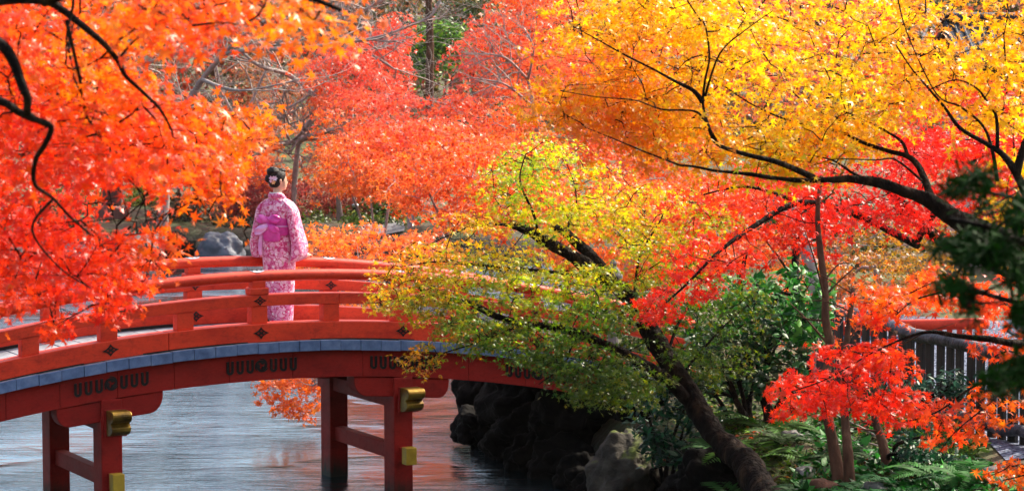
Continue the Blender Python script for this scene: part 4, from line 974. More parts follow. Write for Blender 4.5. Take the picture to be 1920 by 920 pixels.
bare_trunk('curved dark stem crossing behind the ferns', [P(1420, 800, 24.8), P(1385, 760, 24.8), P(1370, 720, 24.9), P(1350, 690, 25)], .035, .02, 'bark')
bare_trunk('thick dark stake like trunk at the left end of the fence', [P(1512, 785, 26.5), P(1512, 730, 26.5), P(1510, 680, 26.5), P(1505, 600, 26.6), P(1490, 520, 26.7), P(1500, 400, 26.9)], .09, .04, 'bark')
bare_trunk('leaning purple grey trunk behind the brown thicket', [P(1545, 600, 31), P(1520, 500, 31), P(1495, 430, 31), P(1480, 380, 31), P(1470, 300, 31)], .10, .05, 'barkgrey')
# stone lantern top peeking through the leaves above the bridge
sl = empty('stone_lantern', 'small grey stone lantern half hidden right of the maple fork', 'lantern', None, gp(1150, 29.5))
lz = P(1150, 503, 29.5)
def ring(m, c, secs, n=12):
    k = len(m.v)
    for z, r in secs:
        for j in range(n): a = 6.2832*j/n; m.v.append((c.x+r*math.cos(a), c.y+r*math.sin(a), z))
    for i in range(len(secs)-1):
        for j in range(n): m.f.append((k+i*n+j, k+i*n+(j+1) % n, k+(i+1)*n+(j+1) % n, k+(i+1)*n+j))
    m.f.append(tuple(k+j for j in range(n))[::-1]); m.f.append(tuple(k+(len(secs)-1)*n+j for j in range(n)))
zb = hz(lz.x, lz.y)
for nm, secs, n in (('base', [(zb-.05, .2), (zb+.1, .2), (zb+.16, .12)], 12), ('shaft', [(zb+.14, .07), (zb+.6, .055), (lz.z-.32, .06)], 12), ('fire_box', [(lz.z-.33, .08), (lz.z-.28, .09), (lz.z-.27, .06), (lz.z-.1, .06)], 6), ('cap', [(lz.z-.12, .11), (lz.z-.08, .11), (lz.z-.0, .06), (lz.z+.03, .03)], 12), ('finial', [(lz.z+.02, .03), (lz.z+.06, .045), (lz.z+.11, .008)], 10)):
    m = MB(); ring(m, lz, secs, n); m.build(nm, M['rock'], sl, bevel=.006)

# ------------------------------------------------------------------ maples
RD, RO, OR, OY, YE, YG, GR, DG, PK = (236, 34, 22), (246, 66, 20), (250, 118, 16), (252, 160, 14), (255, 206, 22), (206, 214, 22), (84, 156, 18), (22, 78, 22), (240, 112, 96)
# left foreground maple
def lpt(px, py, d): return P(px, py, d)
b0 = P(-330, 500, 10.6); b0.z = hz(b0.x, b0.y)-.05
tr0 = [b0, P(-300, 700, 10.6), P(-290, 500, 10.6), P(-260, 300, 10.6), P(-170, 100, 10.5), P(-60, 20, 10.4)]
cfL = colfield([(30, 40, RO), (120, 30, RO), (220, 90, RO), (60, 150, RO), (30, 250, RD), (150, 260, RO), (250, 200, RO), (200, 90, OY), (330, 60, RO), (460, 40, OR), (400, 60, RO), (340, 300, RO), (420, 290, RO), (240, 350, RD), (90, 60, RO), (280, 250, RO), (600, 30, OR), (540, 20, OY), (210, 160, OY), (330, 200, RO), (370, 150, RO), (400, 190, OR), (440, 250, OY), (500, 230, OR), (500, 300, OR), (400, 320, RO), (280, 330, RO), (150, 340, RD), (60, 420, RD), (180, 430, RO), (250, 450, RO), (380, 380, OY), (400, 410, OR), (300, 400, OR), (120, 520, RD), (200, 560, RD), (60, 500, RO), (450, 440, OR), (220, 30, OR), (120, 100, OY), (230, 300, RO)], .12)
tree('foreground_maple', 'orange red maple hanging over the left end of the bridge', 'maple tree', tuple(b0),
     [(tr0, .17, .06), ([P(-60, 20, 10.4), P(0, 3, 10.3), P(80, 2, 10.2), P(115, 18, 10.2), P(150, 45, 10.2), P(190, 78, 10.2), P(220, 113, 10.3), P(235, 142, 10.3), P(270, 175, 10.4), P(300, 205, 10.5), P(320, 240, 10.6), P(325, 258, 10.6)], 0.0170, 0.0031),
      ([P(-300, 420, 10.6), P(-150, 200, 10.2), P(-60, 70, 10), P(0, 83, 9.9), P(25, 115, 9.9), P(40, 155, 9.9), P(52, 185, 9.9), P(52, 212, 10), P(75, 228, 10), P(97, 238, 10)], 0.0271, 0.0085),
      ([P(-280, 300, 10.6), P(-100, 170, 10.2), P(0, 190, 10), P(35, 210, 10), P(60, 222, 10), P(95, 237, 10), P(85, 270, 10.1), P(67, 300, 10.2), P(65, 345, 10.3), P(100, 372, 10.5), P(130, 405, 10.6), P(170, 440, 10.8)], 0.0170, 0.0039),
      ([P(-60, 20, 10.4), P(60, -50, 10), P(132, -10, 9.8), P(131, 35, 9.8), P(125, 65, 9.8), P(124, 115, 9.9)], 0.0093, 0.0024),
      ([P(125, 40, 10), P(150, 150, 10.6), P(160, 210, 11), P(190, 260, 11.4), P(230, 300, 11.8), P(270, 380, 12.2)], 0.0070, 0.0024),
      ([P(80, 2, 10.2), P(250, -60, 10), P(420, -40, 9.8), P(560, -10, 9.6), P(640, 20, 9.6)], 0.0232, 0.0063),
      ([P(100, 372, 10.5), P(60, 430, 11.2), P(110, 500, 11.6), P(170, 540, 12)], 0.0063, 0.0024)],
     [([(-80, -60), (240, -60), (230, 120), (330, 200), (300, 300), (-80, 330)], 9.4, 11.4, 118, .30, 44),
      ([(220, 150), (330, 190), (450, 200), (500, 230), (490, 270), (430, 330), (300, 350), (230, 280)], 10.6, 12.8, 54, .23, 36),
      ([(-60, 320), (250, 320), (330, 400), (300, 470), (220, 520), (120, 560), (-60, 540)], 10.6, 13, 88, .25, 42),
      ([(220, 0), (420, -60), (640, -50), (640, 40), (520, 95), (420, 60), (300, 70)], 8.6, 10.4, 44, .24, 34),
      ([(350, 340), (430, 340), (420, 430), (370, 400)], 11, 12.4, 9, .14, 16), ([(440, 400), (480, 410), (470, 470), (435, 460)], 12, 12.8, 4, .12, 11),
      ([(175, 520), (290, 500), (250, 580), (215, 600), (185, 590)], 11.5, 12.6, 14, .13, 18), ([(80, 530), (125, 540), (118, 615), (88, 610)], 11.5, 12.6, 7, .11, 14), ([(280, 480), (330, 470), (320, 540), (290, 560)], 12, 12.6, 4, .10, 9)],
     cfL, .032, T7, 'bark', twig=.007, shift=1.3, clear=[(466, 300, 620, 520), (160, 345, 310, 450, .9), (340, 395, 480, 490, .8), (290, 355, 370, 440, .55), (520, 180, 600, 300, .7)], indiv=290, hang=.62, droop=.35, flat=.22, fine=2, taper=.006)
# yellow maple on the right
cfY = colfield([(1080, 30, YE), (1150, 110, OY), (1100, 200, OR), (1050, 160, OY), (1200, 60, OY), (1250, 20, YE), (1250, 140, OY), (1300, 80, YE), (1200, 200, OY), (1300, 230, YE), (1180, 280, OR), (1400, 100, YE), (1400, 20, YE), (1500, 60, OY), (1450, 180, YE), (1350, 270, OR), (1500, 180, YE), (1550, 120, YE), (1600, 180, YG), (1650, 60, YE), (1700, 130, OY), (1750, 40, OY), (1600, 240, OY), (1500, 280, OR), (1800, 160, OY), (1850, 100, YE), (1900, 60, OY), (1850, 220, OY), (1890, 260, YE), (1430, 300, YG), (1460, 330, YG), (1620, 330, YE), (1880, 380, YE), (1900, 480, YE), (1150, 240, OR), (1040, 70, OY)], .12)
b1 = P(2120, 500, 16.6); b1.z = hz(b1.x, b1.y)-.05
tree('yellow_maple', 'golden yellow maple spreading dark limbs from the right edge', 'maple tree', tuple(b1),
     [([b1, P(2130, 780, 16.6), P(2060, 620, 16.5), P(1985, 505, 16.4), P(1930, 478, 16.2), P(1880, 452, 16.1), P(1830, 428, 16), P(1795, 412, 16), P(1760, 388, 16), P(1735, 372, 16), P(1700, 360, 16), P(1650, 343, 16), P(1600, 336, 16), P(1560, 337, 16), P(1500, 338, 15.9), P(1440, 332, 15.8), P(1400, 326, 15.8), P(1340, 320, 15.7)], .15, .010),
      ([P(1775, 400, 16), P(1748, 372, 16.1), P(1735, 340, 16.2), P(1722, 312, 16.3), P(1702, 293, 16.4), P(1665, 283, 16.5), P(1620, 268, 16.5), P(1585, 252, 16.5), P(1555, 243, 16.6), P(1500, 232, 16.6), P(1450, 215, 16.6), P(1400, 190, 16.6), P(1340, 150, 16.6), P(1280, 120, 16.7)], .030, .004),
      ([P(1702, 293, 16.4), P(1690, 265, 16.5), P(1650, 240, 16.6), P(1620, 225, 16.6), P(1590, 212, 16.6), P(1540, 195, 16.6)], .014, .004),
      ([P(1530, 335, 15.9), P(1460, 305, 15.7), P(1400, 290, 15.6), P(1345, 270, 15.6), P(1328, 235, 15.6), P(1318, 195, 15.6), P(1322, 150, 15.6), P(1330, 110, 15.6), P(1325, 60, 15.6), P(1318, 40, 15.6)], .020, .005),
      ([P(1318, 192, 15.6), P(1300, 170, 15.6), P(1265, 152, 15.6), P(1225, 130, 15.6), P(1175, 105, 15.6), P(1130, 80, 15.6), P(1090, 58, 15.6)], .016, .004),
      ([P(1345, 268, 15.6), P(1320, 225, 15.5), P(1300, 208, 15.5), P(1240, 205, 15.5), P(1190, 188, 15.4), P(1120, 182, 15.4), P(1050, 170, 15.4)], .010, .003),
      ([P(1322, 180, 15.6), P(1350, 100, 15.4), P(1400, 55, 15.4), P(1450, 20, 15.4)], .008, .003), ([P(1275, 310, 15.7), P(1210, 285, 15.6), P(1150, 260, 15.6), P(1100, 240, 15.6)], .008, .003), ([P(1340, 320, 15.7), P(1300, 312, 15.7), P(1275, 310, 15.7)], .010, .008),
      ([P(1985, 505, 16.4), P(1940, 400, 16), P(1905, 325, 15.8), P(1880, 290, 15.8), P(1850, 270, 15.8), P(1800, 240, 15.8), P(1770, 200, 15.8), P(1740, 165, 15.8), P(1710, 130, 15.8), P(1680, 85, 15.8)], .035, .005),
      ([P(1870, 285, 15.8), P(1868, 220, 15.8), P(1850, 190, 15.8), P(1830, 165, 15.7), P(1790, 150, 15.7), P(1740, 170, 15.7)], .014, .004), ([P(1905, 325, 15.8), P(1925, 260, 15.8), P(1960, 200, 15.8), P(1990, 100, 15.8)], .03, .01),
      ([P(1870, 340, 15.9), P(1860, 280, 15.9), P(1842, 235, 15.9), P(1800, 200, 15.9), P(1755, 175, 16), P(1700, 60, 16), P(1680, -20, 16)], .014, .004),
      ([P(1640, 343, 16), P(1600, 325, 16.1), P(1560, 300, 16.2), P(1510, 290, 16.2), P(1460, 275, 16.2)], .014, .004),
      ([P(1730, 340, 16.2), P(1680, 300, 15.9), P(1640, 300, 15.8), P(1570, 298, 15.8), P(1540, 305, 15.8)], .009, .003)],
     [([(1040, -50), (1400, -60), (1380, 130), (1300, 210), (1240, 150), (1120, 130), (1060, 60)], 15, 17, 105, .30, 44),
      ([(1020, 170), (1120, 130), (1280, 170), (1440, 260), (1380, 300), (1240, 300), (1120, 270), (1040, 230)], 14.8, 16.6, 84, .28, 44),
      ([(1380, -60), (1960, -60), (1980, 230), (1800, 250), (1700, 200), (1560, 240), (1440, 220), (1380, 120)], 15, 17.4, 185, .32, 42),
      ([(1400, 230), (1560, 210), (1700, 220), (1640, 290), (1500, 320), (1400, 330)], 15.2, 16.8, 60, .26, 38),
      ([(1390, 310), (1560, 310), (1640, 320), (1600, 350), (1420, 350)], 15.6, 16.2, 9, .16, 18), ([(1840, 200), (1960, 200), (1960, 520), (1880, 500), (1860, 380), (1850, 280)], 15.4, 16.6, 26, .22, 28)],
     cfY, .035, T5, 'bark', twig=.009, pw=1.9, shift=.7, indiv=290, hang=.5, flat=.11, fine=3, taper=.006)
# red maple behind it
cfR = colfield([(1300, 380, RO), (1400, 350, RO), (1500, 380, RD), (1600, 320, RD), (1700, 300, RD), (1800, 300, RD), (1900, 350, RO), (1700, 400, RD), (1600, 420, RD), (1450, 440, RO), (1350, 500, RO), (1300, 540, RD), (1230, 580, RD), (1400, 500, RD), (1250, 520, RO), (1850, 200, RD)], .14)
b2 = P(1990, 500, 25.0); b2.z = hz(b2.x, b2.y)-.05
tree('red_maple', 'bright red maple filling the space beneath the yellow one', 'maple tree', tuple(b2),
     [([b2, P(1985, 640, 25), P(1930, 540, 24.8), P(1840, 480, 24.7), P(1750, 440, 24.6), P(1690, 380, 24.4), P(1640, 330, 24)], .11, .03), ([P(1720, 460, 24.6), P(1600, 400, 23.6), P(1500, 380, 23), P(1420, 420, 22.6), P(1350, 470, 22.2), P(1290, 530, 22), P(1240, 575, 21.8)], .04, .006), ([P(1720, 450, 24.6), P(1800, 330, 24), P(1880, 250, 23.8)], .04, .01), ([P(1500, 380, 23), P(1400, 350, 22.8), P(1300, 370, 22.6)], .02, .006)],
     [([(1250, 370), (1400, 320), (1600, 260), (1900, 200), (1960, 300), (1940, 420), (1780, 430), (1640, 420), (1480, 440), (1400, 400), (1300, 420)], 22.4, 25, 230, .32, 42),
      ([(1290, 450), (1400, 420), (1440, 470), (1420, 520), (1330, 540), (1260, 590), (1200, 600), (1230, 540)], 21.6, 22.6, 46, .2, 30), ([(1430, 430), (1520, 430), (1560, 480), (1450, 470)], 23, 24, 12, .2, 24), ([(1960, 280), (2050, 100), (2050, 420)], 23, 25, 20, .35, 30)],
     cfR, .040, T5, 'bark', twig=.012, indiv=180, hang=.55, fine=2, taper=.007)
# centre maple, green below and yellow above, leaning out over the bridge
cfC = colfield([(1000, 280, YG), (960, 300, GR), (1050, 300, YG), (930, 350, YG), (1000, 340, GR), (1080, 330, YG), (1150, 340, OY), (1100, 380, YG), (1000, 400, GR), (900, 400, OY), (850, 440, OR), (760, 450, OR), (820, 480, OY), (700, 510, OY), (780, 470, OR), (740, 490, OR), (720, 540, YG), (800, 520, YG), (880, 480, YG), (950, 470, OY), (900, 540, GR), (980, 520, YG), (1000, 560, YG), (1050, 520, YG), (1100, 450, OY), (1180, 420, YG), (1250, 420, OY), (1250, 360, OY), (1330, 400, YG), (1300, 450, YG), (1230, 480, GR), (1150, 600, DG), (1050, 600, GR), (950, 610, DG), (900, 570, GR), (850, 600, DG), (1100, 620, DG), (900, 640, DG), (960, 680, DG), (1300, 600, DG), (780, 560, DG), (820, 640, GR), (900, 680, GR), (760, 680, OY), (800, 690, OR), (1000, 640, DG), (1050, 700, DG), (1100, 660, DG), (1000, 720, DG), (1150, 700, DG), (1250, 600, DG), (1350, 560, GR), (1350, 620, DG), (1250, 650, DG), (1400, 600, DG), (1300, 540, GR), (1180, 520, YG), (1090, 560, GR)], .16)
b3 = G(1455, 925, 1.0); b3.z = hz(b3.x, b3.y)-.12; D3 = b3.y+.0
mt = [b3]+[P(*a) for a in ((1412, 888, 22.4), (1362, 838, 22.8), (1318, 780, 23.1), (1282, 720, 23.3), (1255, 680, 23.4), (1232, 645, 23.5), (1210, 605, 23.6), (1188, 570, 23.6), (1160, 540, 23.6), (1135, 525, 23.6), (1100, 500, 23.6), (1065, 475, 23.6), (1020, 450, 23.6), (990, 432, 23.6), (957, 420, 23.6))]
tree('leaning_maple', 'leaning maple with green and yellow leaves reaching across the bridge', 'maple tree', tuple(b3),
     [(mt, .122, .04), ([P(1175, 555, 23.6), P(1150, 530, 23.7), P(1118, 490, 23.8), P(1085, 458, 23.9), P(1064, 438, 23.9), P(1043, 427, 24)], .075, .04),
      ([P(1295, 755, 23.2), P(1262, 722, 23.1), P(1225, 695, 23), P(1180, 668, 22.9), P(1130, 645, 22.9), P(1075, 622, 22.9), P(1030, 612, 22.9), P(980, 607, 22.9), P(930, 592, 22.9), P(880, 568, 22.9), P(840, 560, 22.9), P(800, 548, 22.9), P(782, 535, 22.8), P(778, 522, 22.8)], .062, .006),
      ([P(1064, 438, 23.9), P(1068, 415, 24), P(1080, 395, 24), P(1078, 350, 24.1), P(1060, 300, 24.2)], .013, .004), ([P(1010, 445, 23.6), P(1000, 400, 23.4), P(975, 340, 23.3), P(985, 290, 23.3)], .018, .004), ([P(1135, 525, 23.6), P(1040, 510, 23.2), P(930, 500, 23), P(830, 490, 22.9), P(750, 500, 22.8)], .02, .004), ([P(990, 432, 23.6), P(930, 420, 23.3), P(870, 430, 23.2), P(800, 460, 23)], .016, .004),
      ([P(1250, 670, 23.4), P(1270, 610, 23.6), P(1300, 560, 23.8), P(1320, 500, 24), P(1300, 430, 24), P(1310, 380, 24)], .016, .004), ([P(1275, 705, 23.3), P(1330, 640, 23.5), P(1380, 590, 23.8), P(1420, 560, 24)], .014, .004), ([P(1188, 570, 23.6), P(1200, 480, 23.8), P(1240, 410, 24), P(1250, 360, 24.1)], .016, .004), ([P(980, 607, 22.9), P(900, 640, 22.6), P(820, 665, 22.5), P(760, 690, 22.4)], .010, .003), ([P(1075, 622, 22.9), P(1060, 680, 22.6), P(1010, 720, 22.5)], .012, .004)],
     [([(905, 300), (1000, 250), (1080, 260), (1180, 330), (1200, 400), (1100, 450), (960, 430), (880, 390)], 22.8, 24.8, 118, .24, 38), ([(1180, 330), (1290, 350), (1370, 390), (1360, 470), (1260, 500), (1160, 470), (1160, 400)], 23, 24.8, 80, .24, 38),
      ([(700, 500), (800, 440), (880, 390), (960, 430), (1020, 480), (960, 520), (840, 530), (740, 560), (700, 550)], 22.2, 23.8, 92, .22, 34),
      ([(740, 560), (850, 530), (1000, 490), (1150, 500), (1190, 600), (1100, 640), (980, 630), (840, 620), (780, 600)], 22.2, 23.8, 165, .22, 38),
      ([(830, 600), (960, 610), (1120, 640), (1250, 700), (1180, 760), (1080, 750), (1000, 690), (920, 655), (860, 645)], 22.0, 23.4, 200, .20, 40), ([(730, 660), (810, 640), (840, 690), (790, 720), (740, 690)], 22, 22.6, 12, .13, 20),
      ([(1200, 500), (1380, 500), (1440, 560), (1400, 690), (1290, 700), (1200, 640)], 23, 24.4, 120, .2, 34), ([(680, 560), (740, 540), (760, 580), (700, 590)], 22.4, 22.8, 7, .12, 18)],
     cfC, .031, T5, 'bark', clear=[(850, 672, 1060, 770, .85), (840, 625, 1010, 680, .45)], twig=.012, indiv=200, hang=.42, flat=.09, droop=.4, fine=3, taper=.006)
# low red spray at the lower right
cfS = colfield([(1500, 730, RD), (1450, 740, RO), (1560, 700, RD), (1620, 660, RD), (1700, 620, RO), (1700, 560, OR), (1800, 530, RO), (1650, 580, OR), (1880, 570, RO), (1560, 760, RD), (1650, 720, RD), (1700, 760, RD), (1780, 740, RO), (1850, 720, OR), (1900, 760, OR), (1800, 820, RO), (1860, 640, RD), (1900, 900, OR), (1880, 680, OR), (1850, 780, (190, 80, 20))], .16)
b4 = P(2120, 700, 17.2); b4.z = hz(b4.x, b4.y)-.05
tree('low_red_maple', 'scarlet maple boughs hanging low in front of the fence', 'maple tree', tuple(b4),
     [([b4, P(2130, 860, 17.2), P(2120, 700, 17.2), P(2040, 640, 16.9), P(1920, 645, 16.6), P(1860, 636, 16.5), P(1800, 630, 16.5), P(1740, 622, 16.5), P(1680, 640, 16.5), P(1620, 670, 16.4), P(1550, 710, 16.3), P(1480, 735, 16.2)], .07, .004), ([P(2040, 640, 16.9), P(1960, 590, 16.8), P(1880, 560, 16.8), P(1800, 545, 16.8), P(1720, 560, 16.8), P(1680, 590, 16.7)], .03, .005), ([P(2120, 700, 17.2), P(2000, 720, 16.4), P(1900, 715, 16), P(1830, 722, 15.9), P(1760, 770, 15.8), P(1700, 790, 15.8)], .03, .005), ([P(1900, 715, 16), P(1850, 760, 15.7), P(1790, 810, 15.6), P(1760, 850, 15.6)], .01, .003), ([P(2120, 700, 17.2), P(2020, 840, 16.2), P(1950, 880, 15.9), P(1880, 900, 15.8)], .02, .004)],
     [([(1430, 745), (1500, 700), (1560, 655), (1660, 640), (1710, 670), (1700, 740), (1640, 790), (1580, 760), (1500, 760)], 15.6, 17, 56, .2, 32), ([(1590, 560), (1680, 515), (1780, 520), (1880, 540), (1900, 580), (1800, 580), (1700, 580), (1640, 610), (1600, 600)], 16.2, 17.4, 42, .2, 32),
      ([(1640, 760), (1760, 740), (1920, 720), (1960, 800), (1900, 820), (1820, 830), (1740, 830), (1660, 800)], 15.2, 16.4, 34, .17, 20), ([(1840, 610), (1960, 600), (1960, 680), (1860, 670)], 16, 16.8, 12, .18, 24), ([(1840, 900), (1960, 830), (1960, 950), (1850, 940)], 15.4, 16, 10, .17, 22), ([(1430, 755), (1480, 740), (1570, 790), (1520, 800)], 15.6, 16, 3, .12, 14), ([(1600, 640), (1660, 630), (1670, 660), (1620, 670)], 15.8, 17, 4, .14, 18)],
     cfS, .037, T7, 'bark', twig=.008, pw=2.2, shift=.5, indiv=250, hang=.6, fine=2, taper=.006)
# near conifer bough, out of focus, at the right edge
b5 = P(2150, 500, 7.2); b5.z = hz(b5.x, b5.y)-.05
ndl = sprays([([(1740, 330), (1830, 320), (1880, 350), (1960, 330), (1980, 620), (1860, 620), (1780, 560), (1760, 470), (1790, 400)], 6.6, 7.4, 28, .06, 110), ([(1840, 690), (1960, 650), (1960, 740), (1860, 730)], 6.6, 7.2, 7, .055, 90)])
tree('conifer', 'dark green conifer bough close by at the right edge, out of focus', 'conifer tree', tuple(b5),
     [([b5, P(2160, 1000, 7.2), P(2140, 700, 7.2), P(2120, 450, 7.2), P(2110, 200, 7.2)], .07, .05), ([P(2125, 520, 7.2), P(2000, 480, 7), P(1920, 455, 6.9), P(1850, 425, 6.8), P(1780, 410, 6.8)], .013, .006), ([P(2130, 620, 7.2), P(1980, 580, 7), P(1880, 560, 6.9), P(1800, 530, 6.8)], .012, .004), ([P(2135, 700, 7.2), P(2000, 700, 7), P(1890, 700, 6.8)], .01, .004), ([P(2120, 420, 7.2), P(1990, 380, 7), P(1900, 370, 6.9), P(1800, 350, 6.8)], .012, .004)],
     [], (lambda W: np.clip(np.array([lin((18, 50, 8))])*np.exp(RNG.normal(size=(len(W), 1))*.35), 0, .9)), .032, (TB[0]*np.array([1.5, 1, 1]), TB[1]), 'bark', twig=.005, hang=.3, flat=.45, fine=4, mat='needle', extra=ndl)

# ------------------------------------------------------------------ beyond the pond
SA, SO, CO = (248, 112, 66), (252, 118, 36), (240, 84, 66)
cfB = colfield([(300, 300, RD), (100, 300, RD), (400, 330, SA), (250, 180, RO), (450, 180, RO), (650, 130, CO), (600, 240, SO), (700, 260, SA), (800, 180, CO), (900, 60, CO), (950, 150, SA), (1000, 230, SO), (850, 300, SO), (750, 330, SO), (650, 300, (252, 130, 50)), (900, 400, (250, 110, 50)), (800, 400, (250, 110, 50)), (620, 440, (252, 130, 40)), (700, 460, (252, 130, 40)), (560, 320, (252, 136, 34)), (1050, 300, SO), (1100, 100, SA), (1300, 250, SO), (1400, 60, (250, 150, 100)), (1550, 60, (246, 120, 90)), (1700, 150, RO), (1850, 200, RO), (1200, 200, CO), (960, 20, SO), (540, 740, (250, 120, 40)), (1000, 330, SO), (700, 220, CO), (840, 130, (236, 80, 80)), (700, 180, (240, 96, 84)), (1100, 450, (250, 150, 40)), (1250, 400, (250, 120, 40)), (1400, 400, RO)], .16)
def bgmaple(label, px, d, regs, name='distant_maple', cf=cfB, size=.062, tm=T4, n=9, hgt=None, cat='maple tree', group='maples beyond the pond', bark='barkgrey', r0=.075, fine=2, twig=.02, mat='leaf'):
    base = Vector(gp(px, d)); base.z -= .05
    ctr = [P(sum(a for a, _ in r[0])/len(r[0]), sum(c for _, c in r[0])/len(r[0]), (r[1]+r[2])/2) for r in regs]
    fork = base.lerp(ctr[0], .45); fork.z = max(fork.z, base.z+.8); limbs = [([base, base.lerp(fork, .5)+Vector((random.uniform(-.15, .15), 0, 0)), fork], r0, r0*.6)]
    for r, c in zip(regs, ctr):
        for k in range(3):
            q = poly_sample(r[0], 1)[0]; e = P(q[0], q[1], random.uniform(r[1], r[2])); limbs.append(([fork, fork.lerp(e, .5)+Vector((0, 0, .15)), e], r0*.5, .012))
    return tree(name, label, cat, tuple(base), limbs, regs, cf, size, tm, bark, group=group, twig=twig, fine=fine, flat=.12, hang=.5, droop=.3, mat=mat, maxlen=14, taper=.006)
bgmaple('orange maple hanging over the water just behind the far rail', 965, 34.5, [([(545, 490), (560, 440), (640, 410), (720, 440), (800, 430), (860, 480), (840, 540), (760, 510), (640, 500)], 31, 33.5, 88, .3, 40), ([(470, 715), (560, 700), (600, 720), (600, 760), (560, 780), (500, 750)], 30.6, 31.4, 30, .2, 30), ([(560, 640), (640, 560), (700, 520), (720, 560), (620, 680), (580, 700)], 31, 32, 26, .24, 24)], size=.05, tm=T5, name='overhanging_maple', group=None)
bgmaple('orange red maple above the hedge, right of the woman', 900, 40, [([(700, 300), (900, 240), (1040, 260), (1060, 400), (940, 440), (820, 410), (720, 370)], 37, 42, 165, .42, 52)], size=.06)
bgmaple('wide orange maple crown above and right of the woman', 700, 46, [([(620, 290), (680, 240), (860, 220), (900, 300), (760, 350), (640, 350), (590, 335)], 43, 48, 150, .48, 54)], size=.064)
bgmaple('coral red maple at the upper centre behind the orange crowns', 760, 54, [([(600, 200), (680, 160), (800, 190), (960, 150), (1000, 250), (800, 290), (620, 280)], 50, 56, 120, .55, 54)], size=.07)
bgmaple('deep pink maple at the top centre', 960, 60, [([(870, 120), (890, 40), (960, -40), (1080, -20), (1100, 120), (1000, 190), (880, 170)], 55, 61, 120, .6, 54)], size=.075)
bgmaple('red maple showing through beneath the golden leaves', 1200, 50, [([(1040, 90), (1240, 60), (1340, 200), (1320, 330), (1150, 330), (1030, 250)], 46, 52, 120, .5, 54)], size=.068)
bgmaple('salmon maple behind the golden crown at the top right', 1450, 54, [([(1300, -20), (1640, -40), (1700, 140), (1600, 220), (1400, 220), (1300, 120)], 50, 56, 130, .6, 54)], size=.07)
bgmaple('red maple below the tiled roof at the right', 1750, 44, [([(1640, 160), (1780, 100), (1960, 170), (1980, 330), (1800, 330), (1660, 300)], 40, 44, 110, .46, 52)], size=.064)
bgmaple('scarlet maple on the far shore behind the left foliage', 120, 60, [([(-60, 200), (160, 170), (300, 220), (320, 330), (180, 350), (-60, 330)], 57, 62, 130, .6, 54)], size=.075)
bgmaple('rosy maple between the left foliage and the bare trees', 360, 64, [([(300, 230), (420, 200), (520, 260), (520, 340), (400, 350), (300, 330)], 60, 65, 80, .6, 54)], size=.078)
bgmaple('small coral maple under the thin grey branches', 640, 62, [([(560, 120), (600, 80), (700, 90), (740, 150), (700, 200), (600, 200)], 58, 62, 60, .5, 50)], size=.07)
bgmaple('red maple beside the tall bare trunk', 720, 66, [([(690, 60), (740, 30), (755, 70), (765, 120), (740, 170), (700, 150)], 62, 66, 46, .5, 50)], size=.075)
cfP = colfield([(480, 370, (150, 60, 70)), (440, 400, (160, 65, 70)), (620, 350, (190, 80, 70)), (680, 340, (150, 80, 60))], .2)
bgmaple('dusky pink shrub-like maple left of the woman', 460, 63, [([(400, 350), (480, 330), (560, 340), (560, 400), (500, 430), (430, 410)], 61, 64, 84, .5, 46)], cf=cfP, size=.06, r0=.06)
bgmaple('orange amber maple behind the right end of the bridge', 1180, 36, [([(1020, 320), (1200, 330), (1400, 330), (1440, 460), (1300, 520), (1100, 540), (1030, 450)], 34, 38, 210, .36, 44)], size=.05, group=None)
bgmaple('dusky pink weeping maple right of the woman', 640, 64, [([(560, 350), (640, 325), (720, 335), (740, 370), (660, 390), (580, 385)], 62, 65, 70, .5, 44)], cf=cfP, size=.06, r0=.07)
cfN = colfield([(520, 200, (190, 120, 80)), (600, 250, (200, 110, 70)), (560, 330, (210, 110, 60)), (480, 120, (150, 110, 80)), (640, 320, (225, 110, 60)), (420, 260, (170, 90, 60))], .25)
bgmaple('sparse brown and faded orange tree directly behind the woman', 575, 69, [([(440, 120), (560, 100), (640, 200), (650, 340), (560, 380), (470, 330)], 66, 70, 110, .5, 34)], cf=cfN, size=.07, r0=.06)
bgmaple('dense orange maple filling the far bank behind the leaning tree', 1300, 48, [([(980, 330), (1200, 310), (1480, 320), (1500, 480), (1300, 540), (1060, 520)], 45, 49, 170, .5, 50)], size=.062)
bgmaple('rusty low maple between the bare trees and the shore rocks', 420, 67, [([(360, 330), (500, 300), (560, 340), (560, 400), (420, 410)], 65, 68, 60, .55, 44)], cf=cfN, size=.07, r0=.05)
cfT = colfield([(1500, 450, (190, 100, 40)), (1600, 460, (150, 110, 30)), (1700, 480, (170, 130, 30)), (1650, 430, (110, 110, 30)), (1750, 450, (200, 140, 30)), (1540, 540, (210, 100, 40)), (1600, 520, (220, 110, 40))], .25)
bgmaple('olive and amber thicket behind the fence', 1640, 36, [([(1440, 440), (1560, 420), (1760, 410), (1800, 480), (1780, 540), (1620, 560), (1480, 540)], 33, 37, 110, .36, 40)], cf=cfT, size=.045, cat='thicket', group=None, name='thicket', r0=.05)
bgmaple('dark green holly tree behind the red bough', 1600, 40, [([(1480, 330), (1700, 400), (1760, 440), (1600, 500), (1400, 470)], 38, 41, 70, .4, 44)], cf=colfield([(1600, 440, (40, 60, 25)), (1650, 430, (70, 80, 25))], .25), size=.06, cat='tree', group=None, name='holly_tree', r0=.07, mat='glossleaf', tm=TO)
# rusty saplings left of the fence
bgmaple('thin rusty orange sapling in front of the fence end', 1540, 27.5, [([(1470, 560), (1540, 520), (1600, 560), (1590, 640), (1520, 680), (1470, 640)], 26.6, 28, 30, .2, 20)], cf=colfield([(1520, 600, (200, 80, 40)), (1560, 560, (220, 100, 50))], .2), size=.032, tm=T5, name='sapling', group=None, r0=.03)
